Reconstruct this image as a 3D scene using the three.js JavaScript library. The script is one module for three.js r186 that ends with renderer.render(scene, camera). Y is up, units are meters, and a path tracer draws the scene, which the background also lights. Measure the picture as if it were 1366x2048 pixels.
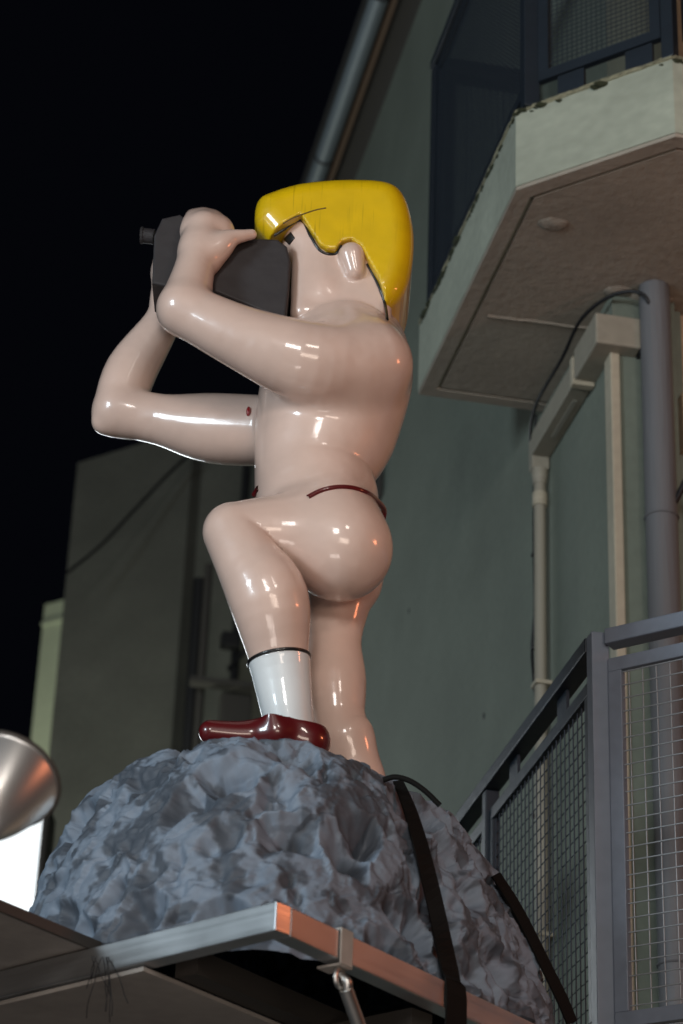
import * as THREE from 'three';
import { mergeGeometries, mergeVertices, toCreasedNormals } from 'three/addons/utils/BufferGeometryUtils.js';
import { RoundedBoxGeometry } from 'three/addons/geometries/RoundedBoxGeometry.js';
import { ImprovedNoise } from 'three/addons/math/ImprovedNoise.js';
import { RectAreaLightUniformsLib } from 'three/addons/lights/RectAreaLightUniformsLib.js';

// ---------------------------------------------------------------- camera, sky, lights, exposure
const V = (x, y, z) => new THREE.Vector3(x, y, z);
const scene = new THREE.Scene();
const FPX = 4760, EYE = V(0, 1.6, 0);
const upC = V(352, 8994, -FPX).normalize();                 // world up, seen in the camera's frame
const fwC = V(-1143, -2476, -FPX).normalize(); fwC.addScaledVector(upC, -fwC.dot(upC)).normalize();
const zC = fwC.clone().negate(), xC = upC.clone().cross(zC);
const toWorld = (c) => V(xC.dot(c), upC.dot(c), zC.dot(c));
const camera = new THREE.PerspectiveCamera(2 * Math.atan(1024 / FPX) * 180 / Math.PI, 683 / 1024, 0.1, 400);
camera.position.copy(EYE);
camera.quaternion.setFromRotationMatrix(new THREE.Matrix4().makeBasis(toWorld(V(1, 0, 0)), toWorld(V(0, 1, 0)), toWorld(V(0, 0, 1))));
camera.focus = 5.25; camera.userData.fStop = 4;
camera.updateMatrixWorld(true);

const skyData = new Float32Array(16 * 8 * 4);
for (let i = 0; i < 128; i++) skyData.set([0.0012, 0.0014, 0.0024, 1], i * 4);
const sky = new THREE.DataTexture(skyData, 16, 8, THREE.RGBAFormat, THREE.FloatType);
sky.mapping = THREE.EquirectangularReflectionMapping; sky.needsUpdate = true;
scene.background = sky; scene.environment = sky;

const renderer = new THREE.WebGLRenderer({ antialias: true });
renderer.setSize(683, 1024);
renderer.toneMapping = THREE.LinearToneMapping;
renderer.toneMappingExposure = 1;
renderer.shadowMap.enabled = true;
RectAreaLightUniformsLib.init();

// lit signs of the street, then two added fill panels: [name, label, centre, looks at, width, height, colour, radiance, glow]
const LIT_PANELS = [
  ['sign_lightbox', 'large cool white lit sign box on the shop across the street', [-6.2, 4.4, -0.4], [0.6, 4.2, -5], 1.7, 2.2, [0.76, 0.91, 1.0], 26, 1.2],
  ['sign_lightbox', 'broad white lit sign over the shop windows', [-1.8, 4.7, 5.0], [0.6, 4.0, -5], 1.7, 1.6, [1.0, 0.95, 0.90], 27, 1.2],
  ['sign_lightbox', 'small square white lit sign high on the shop facade', [1.9, 6.4, 4.6], [0.6, 4.0, -5], 0.9, 0.9, [1.0, 0.90, 0.80], 24, 1.2],
  ['sign_lightbox', 'red lit sign box hanging over the side street', [4.6, 4.4, -2.9], [0.6, 3.6, -4.4], 0.6, 0.4, [1.0, 0.28, 0.12], 22, 1.2],
  ['added_fill_panel', 'added unseen warm fill panel brightening the platform underside', [0.1, 1.75, -2.5], [0.7, 3.4, -4.6], 1.0, 0.4, [1.0, 0.88, 0.80], 5, 1.2],  // added fill from below for the platform underside
  ['added_street_fill', 'added unseen warm fill panel at street level behind the viewer', [1.0, 1.5, 5.6], [0.8, 3.0, -5], 3.4, 1.8, [1.0, 0.82, 0.68], 7, 1.2],  // added warm fill standing in for light from street level
];
const MINE = [];
for (const [name, label, at, look, w, h, c, rad, glow] of LIT_PANELS) {
  const light = new THREE.RectAreaLight(new THREE.Color().setRGB(...c), rad, w, h);
  light.position.set(...at); light.lookAt(...look); light.name = 'panel_light'; light.castShadow = true;
  MINE.push({ name, label, at, look, w, h, c, glow, light });
}

// ---------------------------------------------------------------- helpers
const PX = (u, v) => toWorld(V(u - 683, 1024 - v, -FPX)).divideScalar(FPX);     // direction through a photo pixel
const onX = (u, v, x) => { const d = PX(u, v); return EYE.clone().addScaledVector(d, (x - EYE.x) / d.x); };
const onY = (u, v, y) => { const d = PX(u, v); return EYE.clone().addScaledVector(d, (y - EYE.y) / d.y); };
const onDist = (u, v, dist) => { const d = PX(u, v); return EYE.clone().addScaledVector(d, dist / Math.hypot(d.x, d.z)); };
let seed = 7;
const rnd = () => { seed = (seed * 1664525 + 1013904223) >>> 0; return seed / 4294967296; };
const perlin = new ImprovedNoise();
const noise = (x, y, z) => perlin.noise(x + 31.7, y + 17.3, z + 5.1);
const fbm = (x, y, z, o = 4) => { let s = 0, a = 0.5; for (let i = 0; i < o; i++) { s += a * noise(x, y, z); x *= 2.03; y *= 2.03; z *= 2.03; a *= 0.5; } return s; };
const taken = new Map();
const numbered = (n) => { const k = taken.get(n) || 0; taken.set(n, k + 1); return k ? n + '_' + String(k).padStart(3, '0') : n; };
function thing(name, label, category, base, group) {
  const o = new THREE.Group(); o.name = numbered(name); o.position.copy(base || V(0, 0, 0));
  o.userData = { label, category }; if (group) o.userData.group = group;
  scene.add(o); return o;
}
const rootOf = (o) => { while (o.parent && o.parent !== scene) o = o.parent; return o; };
function part(name, geom, mat, parent, world = true) {              // geometry in world coordinates is brought to its thing's base
  if (Array.isArray(geom)) geom = join(geom);
  const r = rootOf(parent);
  if (world) geom.translate(-r.position.x, -r.position.y, -r.position.z);
  const m = new THREE.Mesh(geom, mat); m.name = name; m.castShadow = m.receiveShadow = true;
  parent.add(m); return m;
}
function join(list) {
  return mergeGeometries(list.map((g) => { const h = g.index ? g.toNonIndexed() : g; if (!h.attributes.uv) h.setAttribute('uv', new THREE.BufferAttribute(new Float32Array(h.attributes.position.count * 2), 2)); for (const k of Object.keys(h.attributes)) if (!['position', 'normal', 'uv'].includes(k)) h.deleteAttribute(k); return h; }));
}
function boxUV(g, s = 1) {                                           // uv in metres by the way each face points
  const h = g.index ? g.toNonIndexed() : g; h.computeVertexNormals();
  const p = h.attributes.position, n = h.attributes.normal, uv = new Float32Array(p.count * 2);
  for (let i = 0; i < p.count; i++) {
    const ax = Math.abs(n.getX(i)), ay = Math.abs(n.getY(i)), az = Math.abs(n.getZ(i)), x = p.getX(i), y = p.getY(i), z = p.getZ(i);
    const [a, b] = ay > ax && ay > az ? [x, z] : ax > az ? [z, y] : [x, y];
    uv[i * 2] = a * s; uv[i * 2 + 1] = b * s;
  }
  h.setAttribute('uv', new THREE.BufferAttribute(uv, 2)); return h;
}
function box(x0, x1, y0, y1, z0, z1, r = 0) {
  const g = r ? new RoundedBoxGeometry(x1 - x0, y1 - y0, z1 - z0, 1, r) : new THREE.BoxGeometry(x1 - x0, y1 - y0, z1 - z0);
  g.translate((x0 + x1) / 2, (y0 + y1) / 2, (z0 + z1) / 2); return boxUV(g);
}
function bar(a, b, w, h, r = 0, up = V(0, 1, 0)) {                    // a beam from a to b, w wide, h high
  const d = b.clone().sub(a), l = d.length(); d.normalize();
  const s = d.clone().cross(up).normalize(), t = s.clone().cross(d);
  const g = r ? new RoundedBoxGeometry(w, h, l, 1, r) : new THREE.BoxGeometry(w, h, l);
  const q = boxUV(g);
  q.applyMatrix4(new THREE.Matrix4().makeBasis(s, t, d.clone().negate()).setPosition(a.clone().lerp(b, 0.5))); return q;
}
function rod(a, b, r, n = 8, r2 = r) {
  const d = b.clone().sub(a), g = new THREE.CylinderGeometry(r2, r, d.length(), n, 1);
  g.applyQuaternion(new THREE.Quaternion().setFromUnitVectors(V(0, 1, 0), d.clone().normalize())); g.translate(...a.clone().lerp(b, 0.5).toArray()); return g;
}
const tube = (pts, r, seg = 40, n = 8, closed = false) => new THREE.TubeGeometry(new THREE.CatmullRomCurve3(pts, closed, 'centripetal'), seg, r, n, closed);
function prism(poly, y0, y1) {                                        // poly of [x, z]
  const s = new THREE.Shape(poly.map(([x, z]) => new THREE.Vector2(x, -z)));
  const g = new THREE.ExtrudeGeometry(s, { depth: y1 - y0, bevelEnabled: false }); g.rotateX(-Math.PI / 2); g.translate(0, y0, 0); return boxUV(g);
}
function tex(n, f, { srgb = true, rep = [1, 1] } = {}) {
  const d = new Uint8Array(n * n * 4);
  for (let j = 0; j < n; j++) for (let i = 0; i < n; i++) { const c = f(i / n, j / n); const o = (j * n + i) * 4; for (let k = 0; k < 3; k++) d[o + k] = Math.max(0, Math.min(255, Math.round(255 * (Array.isArray(c) ? c[k] : c)))); d[o + 3] = 255; }
  const t = new THREE.DataTexture(d, n, n); t.wrapS = t.wrapT = THREE.RepeatWrapping; t.magFilter = THREE.LinearFilter; t.minFilter = THREE.LinearMipmapLinearFilter; t.generateMipmaps = true;
  if (srgb) t.colorSpace = THREE.SRGBColorSpace; t.repeat.set(...rep); t.needsUpdate = true; return t;
}
// tileable fbm on a torus-like lattice: fade between two shifted copies
const tile = (f) => (u, v) => { const a = f(u, v), b = f(u - 1, v), c = f(u, v - 1), d = f(u - 1, v - 1), s = (x) => x * x * (3 - 2 * x), p = s(u), q = s(v); return (a * (1 - p) + b * p) * (1 - q) + (c * (1 - p) + d * p) * q; };
const std = (o) => new THREE.MeshStandardMaterial(o), phy = (o) => new THREE.MeshPhysicalMaterial(o);
const lin = (r, g, b) => new THREE.Color().setRGB(r, g, b);

// ---------------------------------------------------------------- materials
const plasterBump = tex(512, tile((u, v) => 0.5 + 0.5 * fbm(u * 24, v * 24, 1, 4) + 0.25 * fbm(u * 90, v * 90, 4, 2)), { srgb: false });
const coarse = tile((u, v) => fbm(u * 5, v * 5, 2, 5)), fine = tile((u, v) => fbm(u * 60, v * 60, 7, 2));
const grid = (f, n = 512) => { const a = new Float32Array(n * n); for (let j = 0; j < n; j++) for (let i = 0; i < n; i++) a[j * n + i] = f(i / n, j / n); return (u, v) => a[Math.round(v * n) * n + Math.round(u * n)]; };
const coarseG = grid(coarse), fineG = grid(fine);
const plasterMap = (r, g, b, k = 0.10) => tex(512, (u, v) => { const n = 1 + k * 1.6 * coarseG(u, v) + k * 0.9 * fineG(u, v); return [r * n, g * n, b * n]; }, { rep: [0.5, 0.5] });
const M = {};
plasterBump.repeat.set(1.3, 1.3);
M.wall = std({ map: plasterMap(0.43, 0.46, 0.42), roughness: 0.9, bumpMap: plasterBump, bumpScale: 0.002 });
M.slab = std({ map: plasterMap(0.64, 0.655, 0.595, 0.12), roughness: 0.9, bumpMap: plasterBump, bumpScale: 0.0025 });
M.soffit = std({ map: plasterMap(0.64, 0.60, 0.55, 0.10), roughness: 0.88, bumpMap: plasterBump, bumpScale: 0.004 });
M.beige = std({ map: plasterMap(0.68, 0.60, 0.50, 0.1), roughness: 0.9, bumpMap: plasterBump, bumpScale: 0.004 });
M.trim = std({ map: plasterMap(0.66, 0.63, 0.56, 0.1), roughness: 0.8 });
M.moss = std({ color: lin(0.035, 0.04, 0.02), roughness: 1 });
M.coping = std({ map: plasterMap(0.60, 0.58, 0.48, 0.5), roughness: 0.95, bumpMap: plasterBump, bumpScale: 0.02 });
M.roof = std({ color: lin(0.03, 0.028, 0.026), roughness: 0.9 });
M.fascia = std({ color: lin(0.06, 0.055, 0.05), roughness: 0.75 });
M.gutter = std({ map: plasterMap(0.47, 0.51, 0.53, 0.12), roughness: 0.5, metalness: 0.2 });
M.joint = std({ color: lin(0.02, 0.02, 0.022), roughness: 0.7 });
const paintBump = tex(256, tile((u, v) => 0.5 + 0.5 * fbm(u * 30, v * 30, 3, 3)), { srgb: false });
M.blue = std({ map: plasterMap(0.43, 0.465, 0.52, 0.1), roughness: 0.5, bumpMap: paintBump, bumpScale: 0.0015 });
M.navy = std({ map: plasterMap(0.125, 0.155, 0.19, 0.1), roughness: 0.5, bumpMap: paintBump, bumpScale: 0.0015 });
M.wire = std({ color: lin(0.30, 0.33, 0.36), roughness: 0.45, metalness: 0.3 });
M.wireDark = std({ color: lin(0.03, 0.04, 0.055), roughness: 0.5, metalness: 0.2 });
M.pole = std({ map: plasterMap(0.41, 0.415, 0.43, 0.12), roughness: 0.55, bumpMap: paintBump, bumpScale: 0.002 });
M.pvc = std({ map: plasterMap(0.57, 0.55, 0.50, 0.1), roughness: 0.55 });
M.pvcDark = std({ color: lin(0.30, 0.29, 0.25), roughness: 0.6 });
M.black = std({ color: lin(0.012, 0.012, 0.014), roughness: 0.6 });
M.rubber = std({ color: lin(0.006, 0.006, 0.008), roughness: 0.5 });
M.glassDark = phy({ color: lin(0.01, 0.012, 0.014), roughness: 0.12 });
M.wood = std({ color: lin(0.12, 0.07, 0.04), roughness: 0.6 });
M.asphalt = std({ map: plasterMap(0.25, 0.25, 0.26, 0.25), roughness: 0.95 });
M.brushed = tex(512, tile((u, v) => 0.42 + 0.12 * fbm(u * 3, v * 120, 3, 3) + 0.16 * fbm(u * 9, v * 9, 8, 3)), { srgb: false });
M.alu = std({ color: lin(0.62, 0.64, 0.66), metalness: 1, roughness: 1.0, roughnessMap: M.brushed });
M.sheet = std({ map: plasterMap(0.56, 0.54, 0.52, 0.12), roughness: 0.6 });
M.darkSteel = std({ color: lin(0.05, 0.045, 0.04), roughness: 0.6, metalness: 0.4 });
M.galv = std({ color: lin(0.55, 0.54, 0.52), metalness: 1, roughness: 0.4 });
M.shade = std({ color: lin(0.72, 0.72, 0.72), metalness: 0.9, roughness: 0.34 });
M.farWall = std({ map: plasterMap(0.385, 0.385, 0.36, 0.12), roughness: 0.95 });
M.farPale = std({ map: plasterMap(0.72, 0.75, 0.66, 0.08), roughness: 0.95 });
M.farGrey = std({ map: plasterMap(0.46, 0.49, 0.48, 0.1), roughness: 0.95 });

// ---------------------------------------------------------------- the ground
{
  const g = new THREE.PlaneGeometry(240, 240); g.rotateX(-Math.PI / 2);
  const m = new THREE.Mesh(boxUV(g), M.asphalt); m.name = 'street_ground'; m.receiveShadow = true;
  m.userData = { kind: 'structure', label: 'dark asphalt street below the statue and the houses', category: 'street' }; scene.add(m);
}

// ---------------------------------------------------------------- apartment building with balconies
const XW = 2.05, ZF = -6.2, ZEND = -12.2, YS = 5.834, YT = 6.126, YR = 4.065;
const slabPoly = [[1.6, -6.935], [1.6, -5.685], [1.975, -5.31], [4.6, -5.31], [4.6, ZF - 0.05], [XW + 0.05, ZF - 0.05], [XW + 0.05, -6.935]];
function inset(poly, d) {                                            // the three open sides of a slab moved inwards
  const [a, b, c, e] = poly; const k = d * Math.tan(Math.PI / 8);
  return [[a[0] + d, a[1] + d], [b[0] + d, b[1] - k], [c[0] + k, c[1] - d], [e[0], e[1] - d], poly[4], poly[5], [poly[6][0], poly[6][1] + d]];
}
const building = thing('apartment_building', 'grey-green plastered apartment house with eaves gutter and bay balcony behind the statue', 'building', V(XW, 0, ZF));
{
  part('side_wall', box(XW, XW + 0.25, 0, 9.36, ZEND, ZF), M.wall, building);
  part('front_wall', box(XW + 0.002, 2.262, 0, 9.36, ZF, ZF + 0.05), M.wall, building);
  part('front_wall', box(2.264, 6.5, 0, 9.36, ZF - 0.12, ZF - 0.02), M.beige, building);
  part('rear_wall', box(XW + 0.25, 6.5, 0, 9.36, ZEND, ZEND + 0.25), M.wall, building);
  part('end_wall', box(6.5, 6.75, 0, 9.36, ZEND, ZF), M.wall, building);
  part('corner_trim', box(XW - 0.012, XW + 0.02, 0, YS - 0.23, ZF - 0.004, ZF + 0.062, 0.005), M.trim, building);
  // eaves: soffit boards, fascia and roof
  part('soffit', box(1.895, 6.9, 9.40, 9.43, ZEND - 0.3, ZF + 0.4), M.fascia, building);
  part('fascia_board', box(1.905, 1.93, 9.34, 9.398, ZEND - 0.3, ZF + 0.4), M.wood, building);
  part('roof', prism([[1.82, ZEND - 0.35], [6.95, ZEND - 0.35], [6.95, ZF + 0.45], [1.82, ZF + 0.45]], 9.432, 9.60), M.roof, building);
  const GX = 1.85, GY = 9.385;                                        // half-round gutter, in lengths with joints
  const zs = [ZEND - 0.32, -10.42, -9.02, -7.4, ZF + 0.42];
  const gutter = part('gutter', (() => { const g = new THREE.CylinderGeometry(0.05, 0.05, zs[4] - zs[0], 28, 1, true, -Math.PI / 2, Math.PI); g.rotateX(Math.PI / 2); const h = new THREE.CylinderGeometry(0.046, 0.046, zs[4] - zs[0], 28, 1, true, -Math.PI / 2, Math.PI); h.rotateX(Math.PI / 2); const j = join([g, h]); j.translate(GX, GY, (zs[0] + zs[4]) / 2); return j; })(), M.gutter, building);
  for (const z of zs.slice(1, 4)) { const g = new THREE.CylinderGeometry(0.0535, 0.0535, 0.018, 28, 1, false); g.rotateX(Math.PI / 2); g.translate(GX, GY, z); part('gutter_joint', g, M.joint, gutter); }
  // balcony slabs: core, drip edge and soffit field with the groove left open between them
  for (const [y0, y1] of [[YS, YT], [YS - 3.14, YT - 3.14]]) {
    const slab = part('balcony_slab', prism(slabPoly, y0 + 0.014, y1), M.slab, building);
    const hole = (outer, inner, a, b) => { const sh = new THREE.Shape(outer.map(([x, z]) => new THREE.Vector2(x, -z))); sh.holes.push(new THREE.Path(inner.map(([x, z]) => new THREE.Vector2(x, -z)).reverse())); const g = new THREE.ExtrudeGeometry(sh, { depth: b - a, bevelEnabled: false }); g.rotateX(-Math.PI / 2); g.translate(0, a, 0); return boxUV(g); };
    const out = inset(slabPoly, 0.002), mid = inset(slabPoly, 0.052), mid2 = mid.map(([x, z], i) => (i === 3 || i === 4 ? [x - 0.02, z + (i === 4 ? 0.02 : 0)] : i === 5 ? [x - 0.02, z + 0.02] : i === 6 ? [x - 0.02, z] : [x, z]));
    part('drip_edge', hole(out, mid2, y0, y0 + 0.0125), M.soffit, slab);
    part('soffit_field', prism(inset(slabPoly, 0.066), y0 + 0.001, y0 + 0.0125), M.soffit, slab);
    // crumbling cement lip along the top edge
    const lipPts = [[1.6, -6.935], [1.6, -5.685], [1.975, -5.31], [4.6, -5.31]];
    for (let k = 0; k < 3; k++) {
      const a = V(lipPts[k][0], y1 - 0.002, lipPts[k][1]), b = V(lipPts[k + 1][0], y1 - 0.002, lipPts[k + 1][1]);
      const L = a.distanceTo(b), g = new THREE.BoxGeometry(L, 0.014, 0.05, Math.round(L * 60), 3, 3), p = g.attributes.position;
      for (let i = 0; i < p.count; i++) { const x = p.getX(i), n = 0.005 * fbm(x * 22 + k * 9, p.getY(i) * 60, p.getZ(i) * 40, 3); p.setY(i, p.getY(i) + n); p.setZ(i, p.getZ(i) + n * 0.8); }
      g.rotateY(Math.atan2(-(b.z - a.z), b.x - a.x)); g.translate((a.x + b.x) / 2, a.y, (a.z + b.z) / 2); 
      const inw = V(b.z - a.z, 0, a.x - b.x).normalize().multiplyScalar(0.021); g.translate(inw.x, 0, inw.z);
      part('cement_lip', boxUV(g, 3), M.coping, slab);
      if (y0 !== YS) continue;
      const n = Math.round(L * (k === 0 ? 34 : 22)), bits = [];                  // moss tufts in the joint below the lip
      for (let i = 0; i < n; i++) {
        const t = rnd() * (k === 2 ? 0.3 : 1), s = 0.004 + 0.012 * rnd() * rnd(), q = a.clone().lerp(b, t), d = new THREE.IcosahedronGeometry(s, 1);
        const dp = d.attributes.position; for (let m = 0; m < dp.count; m++) { const f = 1 + 0.5 * noise(dp.getX(m) * 300 + i, dp.getY(m) * 300, dp.getZ(m) * 300); dp.setXYZ(m, dp.getX(m) * f, dp.getY(m) * f, dp.getZ(m) * f); }
        d.scale(1, 0.7, 1); d.scale(1 + (k === 0 ? 0 : 1.2), 1, 1 + (k === 0 ? 1.2 : 0)); d.translate(q.x - inw.x * 0.06, q.y - 0.004 - 0.014 * rnd(), q.z - inw.z * 0.06); bits.push(d);
      }
      const moss = part('moss', bits, M.moss, slab); moss.userData.kind = 'stuff';
    }
  }
  // plaster blisters and a repair seam under the upper balcony
  const patch = (u, v, r, name) => { const c = onY(u, v, YS), g = new THREE.SphereGeometry(r, 24, 10, 0, Math.PI * 2, Math.PI / 2, Math.PI / 2), p = g.attributes.position; for (let i = 0; i < p.count; i++) { const n = 1 + 0.5 * fbm(p.getX(i) * 26, p.getZ(i) * 26, u, 3); p.setXYZ(i, p.getX(i) * n, p.getY(i) * 0.16 * n, p.getZ(i) * n * 0.8); } g.computeVertexNormals(); g.translate(c.x, c.y, c.z); part(name, g, M.soffit, building); };
  patch(1108, 448, 0.045, 'plaster_blister'); patch(1238, 585, 0.05, 'plaster_blister'); patch(1296, 604, 0.085, 'plaster_collar');
  { const a = onY(975, 632, YS), b = onY(1230, 662, YS), pts = []; for (let i = 0; i <= 12; i++) { const q = a.clone().lerp(b, i / 12); q.z += 0.006 * noise(i * 0.7, 2, 3); pts.push(q); } part('plaster_seam', tube(pts, 0.0055, 40, 6), M.soffit, building); }
  // lintel, door frame and panel on the beige front, right of the rain pipe
  part('lintel', box(2.275, 4, 5.30, 5.50, ZF - 0.018, ZF + 0.06, 0.006), M.beige, building);
  const door = part('door_frame', [box(2.30, 2.325, 2.99, 5.14, ZF - 0.018, ZF + 0.03, 0.004), box(2.345, 2.36, 2.99, 5.14, ZF - 0.018, ZF + 0.02, 0.003), box(2.30, 3.2, 5.142, 5.17, ZF - 0.018, ZF + 0.03, 0.004)], M.wood, building);
  part('door_leaf', box(2.362, 3.2, 2.99, 5.138, ZF - 0.018, ZF), M.beige, door);
  const vent = part('wall_vent', box(XW - 0.03, XW - 0.001, 6.86, 7.14, -9.78, -9.56, 0.006), M.fascia, building);
  for (let i = 0; i < 5; i++) part('slat', box(XW - 0.042, XW - 0.031, 6.89 + i * 0.048, 6.915 + i * 0.048, -9.76, -9.58), M.black, vent);
  // small scars in the plaster
  for (const [u, v] of [[968, 1432], [818, 1222], [700, 1300]]) { const c = onX(u, v, XW), g = new THREE.IcosahedronGeometry(0.012, 1); g.scale(0.3, 1.2, 0.7); g.translate(c.x, c.y, c.z); part('plaster_scar', g, M.joint, building); }
}

// ---------------------------------------------------------------- balcony railings
function wires(o, eu, ev, en, lu, lv, cu, cv, r, phase = 0) {          // crimped wire mesh in the plane o + u eu + v ev
  const list = [], n = 4, seg = (pts) => { for (let i = 0; i + 1 < pts.length; i++) list.push(rod(pts[i], pts[i + 1], r, n)); };
  const at = (u, v, w) => o.clone().addScaledVector(eu, u).addScaledVector(ev, v).addScaledVector(en, w);
  const nu = Math.floor(lu / cu), nv = Math.floor(lv / cv);
  for (let i = 0; i <= nu; i++) { const u = (i + 0.5) * cu + phase; if (u > lu) break; const pts = [], st = Math.max(2, Math.round(nv / 3)); for (let k = 0; k <= st; k++) pts.push(at(u + 0.0016 * noise(i * 3.1, k * 0.9, 1), lv * k / st, r * 0.9)); seg(pts); }
  for (let j = 0; j <= nv; j++) { const v = (j + 0.5) * cv; if (v > lv) break; const pts = [], st = Math.max(2, Math.round(nu / 3)); for (let k = 0; k <= st; k++) pts.push(at(lu * k / st, v + 0.0016 * noise(j * 2.7, k * 0.9, 5), -r * 0.9)); seg(pts); }
  return list;
}
{
  // lower railing: the corner post, side run along the wall direction, and the slanting front run
  const yF = YT - 3.14, top = YR, c = V(1.622, 0, -5.03);
  const t = thing('balcony_railing', 'blue-grey steel railing with wire mesh panels behind the rock, below the bay balcony', 'railing', V(c.x, yF, c.z));
  const farZ = -6.90, ed = V(Math.SQRT1_2, 0, Math.SQRT1_2), fl = 1.05;
  const P = (p, y) => V(p.x, y, p.z), side = (s, y) => V(c.x, y, c.z - s), front = (s, y) => V(c.x + ed.x * s, y, c.z + ed.z * s);
  part('post', box(c.x - 0.022, c.x + 0.022, yF, top - 0.002, c.z - 0.022, c.z + 0.022, 0.003), M.blue, t);
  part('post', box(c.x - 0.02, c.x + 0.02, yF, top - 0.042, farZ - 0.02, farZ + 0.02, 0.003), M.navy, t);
  part('post', bar(front(fl, yF), front(fl, top - 0.042), 0.04, 0.04, 0.003, ed), M.blue, t);
  part('top_rail', bar(side(0.024, top - 0.02), side(c.z - farZ + 0.02, top - 0.02), 0.05, 0.04, 0.004), M.navy, t);  // side run in darker colours than the front: its shade is painted in
  part('top_rail', bar(front(0.030, top - 0.02), front(fl + 0.02, top - 0.02), 0.05, 0.04, 0.004), M.blue, t);
  // mesh panels hung in their own flat frames
  const frame = (A, eu, lu, y0, y1, mf, mw, cellU, cellV) => {
    const Q = (s, y) => V(A.x + eu.x * s, y, A.z + eu.z * s), w = 0.035, th = 0.022;
    const f = part('panel_frame', [bar(Q(0, y1 - w / 2), Q(lu, y1 - w / 2), th, w, 0.002), bar(Q(0, y0 + w / 2), Q(lu, y0 + w / 2), th, w, 0.002), bar(Q(w / 2, y0 + w), Q(w / 2, y1 - w), w, th, 0.002, V(eu.z, 0, -eu.x)), bar(Q(lu - w / 2, y0 + w), Q(lu - w / 2, y1 - w), w, th, 0.002, V(eu.z, 0, -eu.x))], mf, t);
    const en = V(eu.z, 0, -eu.x), m = part('wire_mesh', wires(Q(w * 0.9, y0 + w * 0.9), eu, V(0, 1, 0), en, lu - 1.8 * w, y1 - y0 - 1.8 * w, cellU, cellV, 0.0018), mw, f);
    m.userData.kind = 'stuff'; return f;
  };
  const sideDir = V(0, 0, -1);
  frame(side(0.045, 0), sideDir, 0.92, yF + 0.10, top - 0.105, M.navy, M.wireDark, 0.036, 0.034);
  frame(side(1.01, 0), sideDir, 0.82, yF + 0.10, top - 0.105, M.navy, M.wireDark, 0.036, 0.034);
  frame(front(0.032, 0), ed, fl - 0.07, yF + 0.10, top - 0.075, M.blue, M.wire, 0.036, 0.034);
  for (const s of [0.3, 0.75]) part('panel_bracket', bar(front(s - 0.05, top - 0.058), front(s + 0.05, top - 0.058), 0.008, 0.036), M.blue, t);
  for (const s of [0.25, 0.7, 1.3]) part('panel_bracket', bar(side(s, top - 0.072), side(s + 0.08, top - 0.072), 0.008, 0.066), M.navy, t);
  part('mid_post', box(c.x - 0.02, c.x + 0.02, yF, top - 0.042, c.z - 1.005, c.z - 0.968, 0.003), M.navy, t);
}
{
  // upper railing stands on the bay balcony
  const yF = YT, top = 7.24, c = V(1.64, 0, -5.665);
  const t = thing('balcony_railing', 'dark navy railing with fine wire mesh on the stained bay balcony', 'railing', V(c.x, yF, c.z));
  const ed = V(Math.SQRT1_2, 0, Math.SQRT1_2), farZ = -6.90, side = (s, y) => V(c.x, y, c.z - s), front = (s, y) => V(c.x + ed.x * s, y, c.z + ed.z * s), back = (s, y) => V(c.x + s, y, farZ), L = c.z - farZ;
  part('post', box(c.x - 0.025, c.x + 0.025, yF, top, c.z - 0.025, c.z + 0.025, 0.003), M.navy, t);
  part('post', box(c.x - 0.02, c.x + 0.02, yF, top, farZ - 0.02, farZ + 0.02, 0.003), M.navy, t);
  part('top_rail', bar(side(0.026, top + 0.02), side(L + 0.02, top + 0.02), 0.05, 0.04, 0.004), M.navy, t);
  part('top_rail', bar(front(-0.02, top + 0.021), front(0.5, top + 0.021), 0.05, 0.04, 0.004), M.navy, t);
  part('top_rail', bar(back(0.027, top + 0.02), back(0.40, top + 0.02), 0.05, 0.04, 0.004), M.navy, t);
  part('post', bar(front(0.475, yF), front(0.475, top), 0.04, 0.04, 0.003, ed), M.navy, t);
  const frame = (at, eu, s0, s1, y0, y1, cell) => {
    const w = 0.035, f = part('panel_frame', [bar(at(s0, y1 - w / 2), at(s1, y1 - w / 2), 0.022, w), bar(at(s0, y0 + w / 2), at(s1, y0 + w / 2), 0.022, w), bar(at(s0 + w / 2, y0 + w), at(s0 + w / 2, y1 - w), w, 0.022, 0, V(eu.z, 0, -eu.x)), bar(at(s1 - w / 2, y0 + w), at(s1 - w / 2, y1 - w), w, 0.022, 0, V(eu.z, 0, -eu.x))], M.navy, t);
    const m = part('wire_mesh', wires(at(s0 + w, y0 + w), eu, V(0, 1, 0), V(eu.z, 0, -eu.x), s1 - s0 - 2 * w, y1 - y0 - 2 * w, cell, cell, 0.0016), M.wireDark, f); m.userData.kind = 'stuff';
  };
  frame(side, V(0, 0, -1), 0.03, L - 0.03, yF + 0.09, top - 0.02, 0.017);
  frame(front, ed, 0.035, 0.45, yF + 0.09, top - 0.02, 0.017);
  frame(back, V(1, 0, 0), 0.03, 0.38, yF + 0.09, top - 0.02, 0.02);
  for (const s of [0.10, 0.33]) part('panel_bracket', bar(front(s, yF + 0.035), front(s + 0.09, yF + 0.035), 0.014, 0.10), M.navy, t);
  for (const s of [0.2, 0.6, 1.0]) part('panel_bracket', bar(side(s, yF + 0.04), side(s + 0.05, yF + 0.04), 0.014, 0.09), M.navy, t);
  part('top_rail', bar(V(1.975, top + 0.02, -5.33), V(4.5, top + 0.02, -5.33), 0.05, 0.04, 0.004), M.navy, t);
  const f2 = (s, y) => V(2.02 + s, y, -5.33); frame(f2, V(1, 0, 0), 0, 0.9, yF + 0.09, top - 0.02, 0.022);
}

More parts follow.
